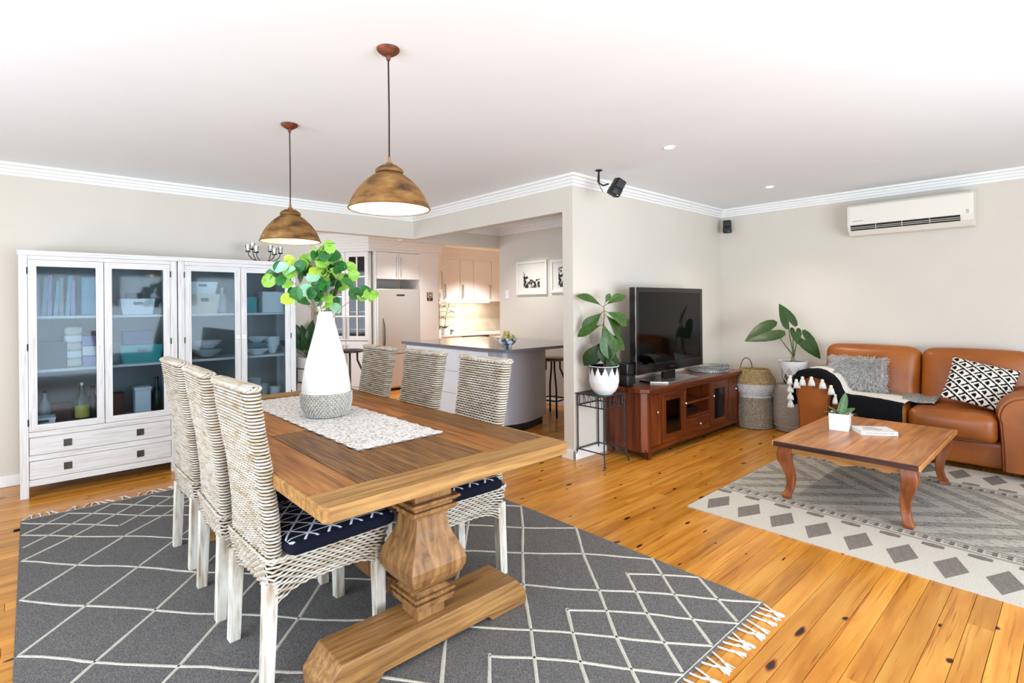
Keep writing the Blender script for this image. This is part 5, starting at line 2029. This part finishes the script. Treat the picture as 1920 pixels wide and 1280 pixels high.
def stool(loc, rz, label, seat='stool_wood', hh=.68):
    t = thing('bar_stool', label, 'stool', loc, rz)
    MB().lathe([(.0, 0), (.15, 0), (.165, .008), (.165, .026), (.155, .034), (.0, .034)], 32, (0, 0, hh), caps=False).build('seat', seat, t, smooth=True)
    for k in range(4):
        a = PI / 4 + k * PI / 2
        c, s_ = math.cos(a), math.sin(a)
        MB().tube([(.09 * c, .09 * s_, hh), (.09 * c, .09 * s_, hh - .1), (.19 * c, .19 * s_, hh - .33), (.2 * c, .2 * s_, .0)], .012, 8).build('leg', 'black_satin', t, smooth='all')
    for k in range(4):
        a, b = PI / 4 + k * PI / 2, PI / 4 + (k + 1) * PI / 2
        MB().tube([(.197 * math.cos(a), .197 * math.sin(a), .2), (.197 * math.cos(b), .197 * math.sin(b), .2)], .009, 8).build('foot_rail', 'black_satin', t, smooth='all')
    return t


stool((4.8, 4.5, 0), R(10), 'black metal bar stool with round timber seat tucked beside the island end')
stool((2.95, 6.25, 0), R(20), 'dark round bar stool standing behind the white vase in the kitchen', 'stool_dark', .8)

t = thing('fruit_bowl', 'blue and white floral bowl on the island benchtop', 'bowl', (3.8, 4.21, .918))
MB().lathe([(.03, 0), (.034, .008), (.028, .016), (.05, .03), (.078, .06), (.088, .1), (.084, .1), (.072, .062), (.04, .036), (.0, .03)], 32, caps=False).build('body', 'bowl_floral', t, smooth=True)
ap = MB().lathe([(.004, -.03), (.02, -.031), (.033, -.015), (.036, .004), (.03, .022), (.014, .03), (.002, .026)], 20).mesh('apple', 'apple_green', True)
ap2 = MB().lathe([(.004, -.03), (.02, -.031), (.033, -.015), (.036, .004), (.03, .022), (.014, .03), (.002, .026)], 20).mesh('apple', 'apple_yellow', True)
for i, (x, y_, z, me, w_) in enumerate(((.03, -.012, .108, ap, 'green apple at the right of the fruit bowl'), (-.035, .018, .108, ap2, 'yellow apple at the left of the fruit bowl'), (-.005, .03, .15, ap2, 'yellow apple on top of the pile in the fruit bowl'), (.0, -.04, .1, ap, 'green apple at the front of the fruit bowl'))):
    o = place('apple', me, None, (3.8 + x, 4.21 + y_, .918 + z))
    tag(o, w_, 'apple', 'apples in the fruit bowl')
    MB().tube([(0, 0, .026), (.003, 0, .04)], .0015, 5).build('apple_stem', 'stem_brown', o)
t = thing('teapot', 'small white teapot behind the fruit bowl on the island', 'teapot', (3.98, 4.5, .918))
MB().lathe([(.03, 0), (.05, .02), (.055, .05), (.04, .08), (.015, .092), (.01, .105), (.0, .11)], 24, caps=False).build('body', 'ceramic_white', t, smooth=True)
MB().tube([(-.035, .03, .03), (-.065, .055, .06), (-.075, .062, .085)], [.012, .008, .006], 8).build('spout', 'ceramic_white', t, smooth='all')

# corner pantry with glass doors, set across the corner
ang = math.atan2(7.653 - 8.333, 3.931 - 3.485)
PWd = math.hypot(3.931 - 3.485, 7.653 - 8.333)
t = thing('corner_pantry', 'tall cream corner pantry with two glazed doors full of glassware', 'cabinet', (3.485, 8.333, 0), ang)
PWl = PWd
B(-.12, 0, .0, .02, 0, 2.245).build('filler_panel', 'kitchen_white', t)
MB().box(0, .02, .02, .1, 0, 2.245).box(PWl - .02, PWl, .02, .1, 0, 2.245).box(0, PWl, .02, .1, 2.22, 2.245).build('carcass', 'kitchen_white', t)
for z in (1.0, 1.28, 1.56, 1.84):
    B(.02, PWl - .02, .03, .1, z, z + .015).build('shelf', 'kitchen_white', t)
for s_ in (0, 1):
    x0, x1 = .004 + s_ * PWl / 2, PWl / 2 - .004 + s_ * PWl / 2
    d = frame(x0, x1, .83, 2.235, .06, -.002, .02, .0725).build('door', ['kitchen_white', 'kitchen_white'], t, bevel=.002)
    xm = (x0 + x1) / 2
    B(xm - .011, xm + .011, -.002, .018, .9, 2.16).build('glazing_bar', 'kitchen_white', d)
    for z in (1.215, 1.53, 1.845):
        B(x0 + .06, x1 - .06, -.002, .018, z - .011, z + .011).build('glazing_bar', 'kitchen_white', d)
    for i in range(2):
        for k in range(4):
            xa = x0 + .06 if i == 0 else xm + .011
            xb = xm - .011 if i == 0 else x1 - .06
            za, zb_ = (.9, 1.226, 1.541, 1.856)[k], (1.204, 1.519, 1.834, 2.16)[k]
            B(xa, xb, .006, .009, za, zb_).build('pane', 'pane_clear', d)
    lo = B(x0, x1, -.002, .02, .1, .82).build('door', 'kitchen_white', t, bevel=.002)
    hx = x1 - .03 if s_ == 0 else x0 + .03
    for par, z0, z1 in ((d, .86, 1.2), (lo, .45, .76)):
        MB().tube([(hx, -.002, z0), (hx, -.03, z0 + .01), (hx, -.03, z1 - .01), (hx, -.002, z1)], .007, 8).build('handle', 'steel', par, smooth=True)
B(.02, PWl - .02, .03, .08, 0, .1).build('plinth', 'kitchen_white', t)
B(0, PWl, .1, .115, 0, 2.245).build('back_panel', 'box_dark', t)
Mp = Matrix.Translation((3.485, 8.333, 0)) @ Matrix.Rotation(ang, 4, 'Z')


def goblet(loc, label):
    o = MB().lathe([(.03, 0), (.03, .003), (.005, .006), (.004, .07), (.02, .085), (.033, .12), (.03, .16), (.028, .16), (.03, .12), (.004, .088)], 14, caps=False).mesh('wine_glass', 'glassware', True) if 'gob' not in MATS else MATS['gob']
    MATS['gob'] = o
    return tag(place('wine_glass', o, None, loc), label, 'glass', 'wine glasses in the pantry')


for r_, z in enumerate((1.016, 1.296, 1.576)):
    for k in range(6):
        p = Mp @ Vector((.12 + k * .115 + .01 * (k // 3), .064, z))
        goblet(p, 'clear wine glass %s in the row on the %s pantry shelf' % (('first', 'second', 'third', 'fourth', 'fifth', 'sixth')[k] + ' from the left', ('bottom', 'middle', 'top')[r_]))

# fridge, its overhead cupboard and surround
t = thing('fridge', 'tall stainless single door fridge between the pantry and a tall cream panel', 'fridge', (4.045, 7.6, 0))
B(.0, .79, .04, .68, .03, 1.65).build('body', 'fridge_steel', t, bevel=.008)
d = B(.0, .79, -.02, .035, .6, 1.652).build('door', 'fridge_steel', t, bevel=.012)
d2 = B(.0, .79, -.02, .035, .06, .592).build('freezer_drawer', 'fridge_steel', t, bevel=.012)
MB().tube([(.1, -.025, .66), (.112, -.05, .8), (.11, -.05, 1.05), (.1, -.025, 1.18)], [.006, .012, .01, .004], 8).build('handle', 'pewter', d, smooth='all')
MB().rbox(.42, -.022, 1.55, .15, .008, .028, r=.004, n=4).build('badge', 'pewter', d, smooth='all')
t = thing('overhead_cupboard', 'cream two-door cupboard above the fridge', 'cupboard', (4.045, 7.6, 1.81))
B(0, .8, .02, .4, 0, .43).build('carcass', 'kitchen_white', t)
for x0, x1, hx in ((.002, .398, .36), (.402, .798, .44)):
    d = B(x0, x1, -.002, .02, .002, .428).build('door', 'kitchen_white', t, bevel=.002)
    MB().tube([(hx, -.002, .05), (hx, -.03, .06), (hx, -.03, .34), (hx, -.002, .35)], .009, 8).build('handle', 'steel', d, smooth=True)
o = B(4.03, 4.043, 7.6, 8.26, 0, 2.245).build('fridge_side_panel', 'kitchen_white', bevel=.002)
tag(o, 'narrow cream side panel between the pantry and the fridge', 'panel')
o = B(4.042, 4.84, 8.3, 8.33, 0, 2.245).build('alcove_back_panel', 'kitchen_white')
tag(o, 'cream back panel of the fridge alcove', 'panel')
t = thing('tall_kitchen_cupboard', 'tall cream cupboard beside the fridge with a small sign on it', 'cabinet', (3.93, 7.6, 0))
B(.925, 1.3, 0, .66, 0, 2.26).build('front_panel', 'kitchen_white', t, bevel=.003)
B(.915, .925, .0, .66, 0, 2.25).build('side_gable', 'kitchen_white', t)
t = thing('oven_tower', 'narrow angled view of the built-in oven tower next to the cream panel', 'oven', (5.235, 7.62, 0), R(52))
B(0, .6, .0, -.0 + .02, 0, 2.26).build('carcass', 'kitchen_white', t)
B(.02, .58, -.015, 0, .95, 1.5).build('oven_door', 'oven_glass', t, bevel=.003)
B(.02, .58, -.012, 0, 1.52, 1.6).build('control_strip', 'oven_steel', t)
B(.02, .58, -.01, 0, 1.62, 2.24).build('upper_door', 'kitchen_white', t)
B(.02, .58, -.01, 0, .12, .93).build('lower_door', 'kitchen_white', t)
for z0, z1 in ((1.68, 2.0), (.55, .9)):
    MB().tube([(.53, -.01, z0), (.53, -.04, z0 + .01), (.53, -.04, z1 - .01), (.53, -.01, z1)], .009, 8).build('handle', 'steel', t, smooth=True)
t = thing('wall_sign', 'small black framed sign with a red emblem and lettering on the tall panel', 'sign', (5.04, 7.595, 1.53))
B(-.055, .055, -.008, 0, -.07, .07).build('frame', 'sign_black', t, bevel=.002)
B(-.045, .045, -.0095, -.008, -.02, .062).build('face', 'sign_cream', t)
mb = MB()
mb.tube([(.03 * math.cos(a) + .002, -.011, .022 + .028 * math.sin(a)) for a in [R(25 + k * 12) for k in range(27)]], .008, 6)
mb.build('emblem', 'sign_red', t, smooth=True)
lettering('EST', .034, 'sign_cream', t, (0, -.0085, -.045), (R(90), 0, 0))

# kitchen cornice above the cabinets
mb = MB()
for k, (d_, z0, z1) in enumerate(((.0, 2.245, 2.29), (.05, 2.29, 2.33), (.085, 2.33, 2.37), (.12, 2.37, 2.41), (.15, 2.41, 2.46), (.18, 2.46, H))):
    mb.prism([(3.40 - d_ * .5, 8.4 - d_), (3.485 - d_ * .8, 8.333 - d_ * .6), (3.931 - d_ * .6, 7.62 - d_), (5.235 + d_ * .3, 7.6 - d_), (5.6 + d_ * .3, 8.05), (5.6, 8.98), (3.4, 8.98)], z0, z1)
struct(mb.build('trim_7', 'kitchen_white'))
mb = MB()
for k, (d_, z0, z1) in enumerate(((.0, 2.3, 2.34), (.04, 2.34, 2.38), (.08, 2.38, 2.42), (.11, 2.42, 2.47), (.14, 2.47, H))):
    mb.box(5.6, 8.2, 8.58 - d_, 8.98, z0, z1)
struct(mb.build('trim_8', 'kitchen_white'))
# overhead run
for i, (x0, x1, m_, hx) in enumerate(((5.95, 6.44, 0, 6.06), (6.445, 6.79, 0, 6.5), (6.795, 7.28, 0, 7.22), (7.285, 7.75, 0, 7.7))):
    t = thing('overhead_cupboard', 'cream wall cupboard over the bench, ' + ('nearest the oven tower', 'second from the oven tower', 'third from the oven tower', 'farthest from the oven tower')[i], 'cupboard', (x0, 8.6, 1.46), 0, 'wall cupboards over the bench')
    B(0, x1 - x0, .02, .36, 0, .84).build('carcass', 'kitchen_white', t)
    d = B(.002, x1 - x0 - .002, 0, .02, -.01, .838).build('door', 'kitchen_white', t, bevel=.002)
    MB().tube([(hx - x0, 0, .06), (hx - x0, -.035, .07), (hx - x0, -.035, .32), (hx - x0, 0, .33)], .012, 8).build('handle', 'steel', d, smooth=True)
t = thing('strip_light', 'glowing strip light under the kitchen wall cupboards', 'light', (6.75, 8.72, 1.44))
B(-.55, .55, -.02, .02, -.012, .006).build('diffuser', 'strip_glow', t)
area('strip_light_glow', (6.75, 8.72, 1.42), (0, 0, 0), 1.0, .04, 9, (1, .93, .82))
o = B(5.6, 8.2, 8.96, 8.99, .8, 1.46).build('splashback', 'splash_stone')
tag(o, 'pale stone splashback behind the kitchen bench', 'splashback')
o = B(5.55, 8.2, 8.28, 8.955, .765, .8).build('back_benchtop', 'bench_pale', bevel=.003)
tag(o, 'pale benchtop along the kitchen back wall', 'benchtop')
for i, (x0, x1) in enumerate(((5.6, 6.25), (6.95, 7.6), (7.605, 8.19))):
    t = thing('base_cupboard', 'cream base cupboard under the back bench, ' + ('left of the dishwasher', 'right of the dishwasher', 'at the far right end')[i], 'cupboard', (x0, 8.3, 0))
    B(0, x1 - x0, .02, .64, .1, .764).build('carcass', 'kitchen_white', t)
    d = B(.002, x1 - x0 - .002, 0, .02, .1, .76).build('door', 'kitchen_white', t, bevel=.002)
    B(0, x1 - x0, .06, .1, 0, .1).build('plinth', 'kitchen_white', t)
t = thing('dishwasher', 'stainless dishwasher with black control panel under the back bench', 'dishwasher', (6.27, 8.3, 0))
B(0, .66, .02, .6, .08, .764).build('body', 'oven_steel', t)
B(0, .66, 0, .02, .08, .68).build('door', 'oven_steel', t, bevel=.003)
B(0, .66, -.004, .02, .69, .762).build('control_panel', 'oven_glass', t)
MB().tube([(.04, 0, .675), (.06, -.03, .675), (.6, -.03, .675), (.62, 0, .675)], .01, 8).build('handle', 'steel', t, smooth=True)
B(0, .66, .06, .1, 0, .08).build('plinth', 'kitchen_white', t)
t = thing('power_point', 'white power point on the stone splashback', 'power outlet', (6.55, 8.958, 1.04))
MB().box(-.09, .09, -.008, 0, -.06, .06).build('plate', 'ceramic_white', t, bevel=.003)
for x in (-.04, .04):
    B(x - .012, x + .012, -.012, -.008, -.02, .02).build('rocker', 'ceramic_white', t)
t = thing('plant_pot', 'small white pot on the bench beside the oven tower', 'pot', (5.98, 8.5, .8))
MB().lathe([(.06, 0), (.075, .01), (.085, .13), (.078, .13), (.07, .1), (0, .1)], 24, caps=False).build('body', 'ceramic_white', t, smooth=True)
o = thing('bench_plant', 'small leafy plant with a tall grassy stem in the bench pot', 'plant', (5.98, 8.5, .9))
lw = lambda t_: .2 * math.sin(PI * min(1, t_)) ** .8 + .01
LM = leaf_mesh('leaf', 'leaf_lily', lw, 1, .25, .25, 6)
for k in range(7):
    a = k * 2.4
    put_leaf(LM, o, (0, 0, 0), (math.cos(a), math.sin(a), 1.1), (0, 0, 1), .14)
MB().tube([(0, 0, 0), (.03, 0, .25), (.1, -.02, .52)], .006, 5).build('stem', 'stem_green', o)
for k in range(9):
    put_leaf(LM, o, (.03 + k * .006, 0, .2 + k * .035), (1 if k % 2 else -.8, -.2, .5 - (k % 3) * .3), (0, 0, 1), .2, wide=.4)
o = MB().lathe([(.035, 0), (.04, .01), (.04, .1), (.034, .1), (.034, .02), (0, .02)], 20, caps=False).build('ceramic_cup', 'bowl_floral', None, (6.13, 8.46, .8), smooth=True)
tag(o, 'small patterned cup beside the bench pot', 'cup')

# pictures, switch on the kitchen side wall
for i, (y0, y1) in enumerate(((5.035, 5.645), (4.36, 4.96))):
    t = thing('picture_frame', ('white framed black and white group photograph on the kitchen wall', 'white framed black and white portrait photograph half hidden by the pillar')[i], 'picture', (5.28, (y0 + y1) / 2, 1.76))
    w_ = (y1 - y0) / 2
    hh = .24 if i == 0 else .225
    MB().box(-.025, -.001, -w_, -w_ + .035, -hh, hh).box(-.025, -.001, w_ - .035, w_, -hh, hh).box(-.025, -.001, -w_ + .035, w_ - .035, -hh, -hh + .035).box(-.025, -.001, -w_ + .035, w_ - .035, hh - .035, hh).build('frame', 'photo_frame', t, bevel=.002)
    B(-.012, -.004, -w_ + .03, w_ - .03, -hh + .03, hh - .03).build('mat_board', 'photo_mat', t)
    pz0, pz1 = (-.145, .09) if i == 0 else (-.15, .12)
    pr_ = MB()
    if i == 0:   # people under a dark sloping tree line
        pr_.prism([(-.165, pz0), (.165, pz0), (.165, .09), (.06, .0), (.0, -.03), (-.165, -.02)][::-1], -.0135, -.012, 'X')
    else:
        pr_.box(-.0135, -.012, -.16, .16, pz0, pz1)
    pr_.build('print', 'photo_print', t)
t = thing('light_switch', 'white light switch plate on the kitchen wall left of the pictures', 'light switch', (5.28, 5.87, 1.53))
MB().box(-.008, 0, -.04, .04, -.065, .065).build('plate', 'ceramic_white', t, bevel=.003)
B(-.012, -.008, -.01, .01, -.02, .02).build('rocker', 'ceramic_white', t)

# peace lily on a stand, between the cabinets and the kitchen opening
LX, LY = 2.135, 5.5
t = thing('plant_stand', 'tall thin black wire plant stand between the cabinets and the kitchen opening', 'plant stand', (LX, LY, 0))
for k in range(3):
    a = .3 + k * 2 * PI / 3
    MB().tube([(.118 * math.cos(a), .118 * math.sin(a), .74), (.14 * math.cos(a), .14 * math.sin(a), 0)], .006, 8).build('leg', 'black_satin', t, smooth=True)
for z, r_ in ((.74, .118), (.6, .122)):
    MB().tube([(r_ * math.cos(2 * PI * k / 32), r_ * math.sin(2 * PI * k / 32), z) for k in range(32)], .005, 6, closed=True).build('ring', 'black_satin', t, smooth=True)
MB().box(-.12, .12, -.006, .006, .59, .6).build('pot_rest', 'black_satin', t)
t = thing('plant_pot', 'white cylinder pot held in the thin black wire stand', 'pot', (LX, LY, .601))
MB().lathe([(.09, 0), (.102, .01), (.11, .25), (.1, .25), (.098, .22), (0, .22)], 30, caps=False).build('body', 'ceramic_white', t, smooth=True)
o = thing('peace_lily', 'dark green peace lily with pointed leaves in the white cylinder pot', 'plant', (LX, LY, .822))
PLm = leaf_mesh('leaf', 'leaf_lily', lambda t_: .19 * math.sin(PI * min(1, t_ ** .8)) + .01, 1, .3, .3, 8)
for k in range(26):
    a = k * 2.4
    el = .5 + 2.2 * ((k * 7) % 26) / 26
    d = Vector((math.cos(a), math.sin(a) * .55 - .25, el)).normalized()
    L0 = .1 + .1 * ((k * 5) % 7) / 7
    p = d * L0
    MB().tube([(0, 0, 0), p * .5 + Vector((0, 0, .02)), p], .0035, 5).build('leaf_stalk', 'stem_green', o)
    dd = Vector((d.x, d.y, d.z * .7))
    if dd.x < 0:
        dd.x *= .55
    if dd.y > 0:
        dd.y *= .3
    put_leaf(PLm, o, p, dd, (-.3, -.8, .6), .2 + .07 * ((k * 3) % 5) / 5)
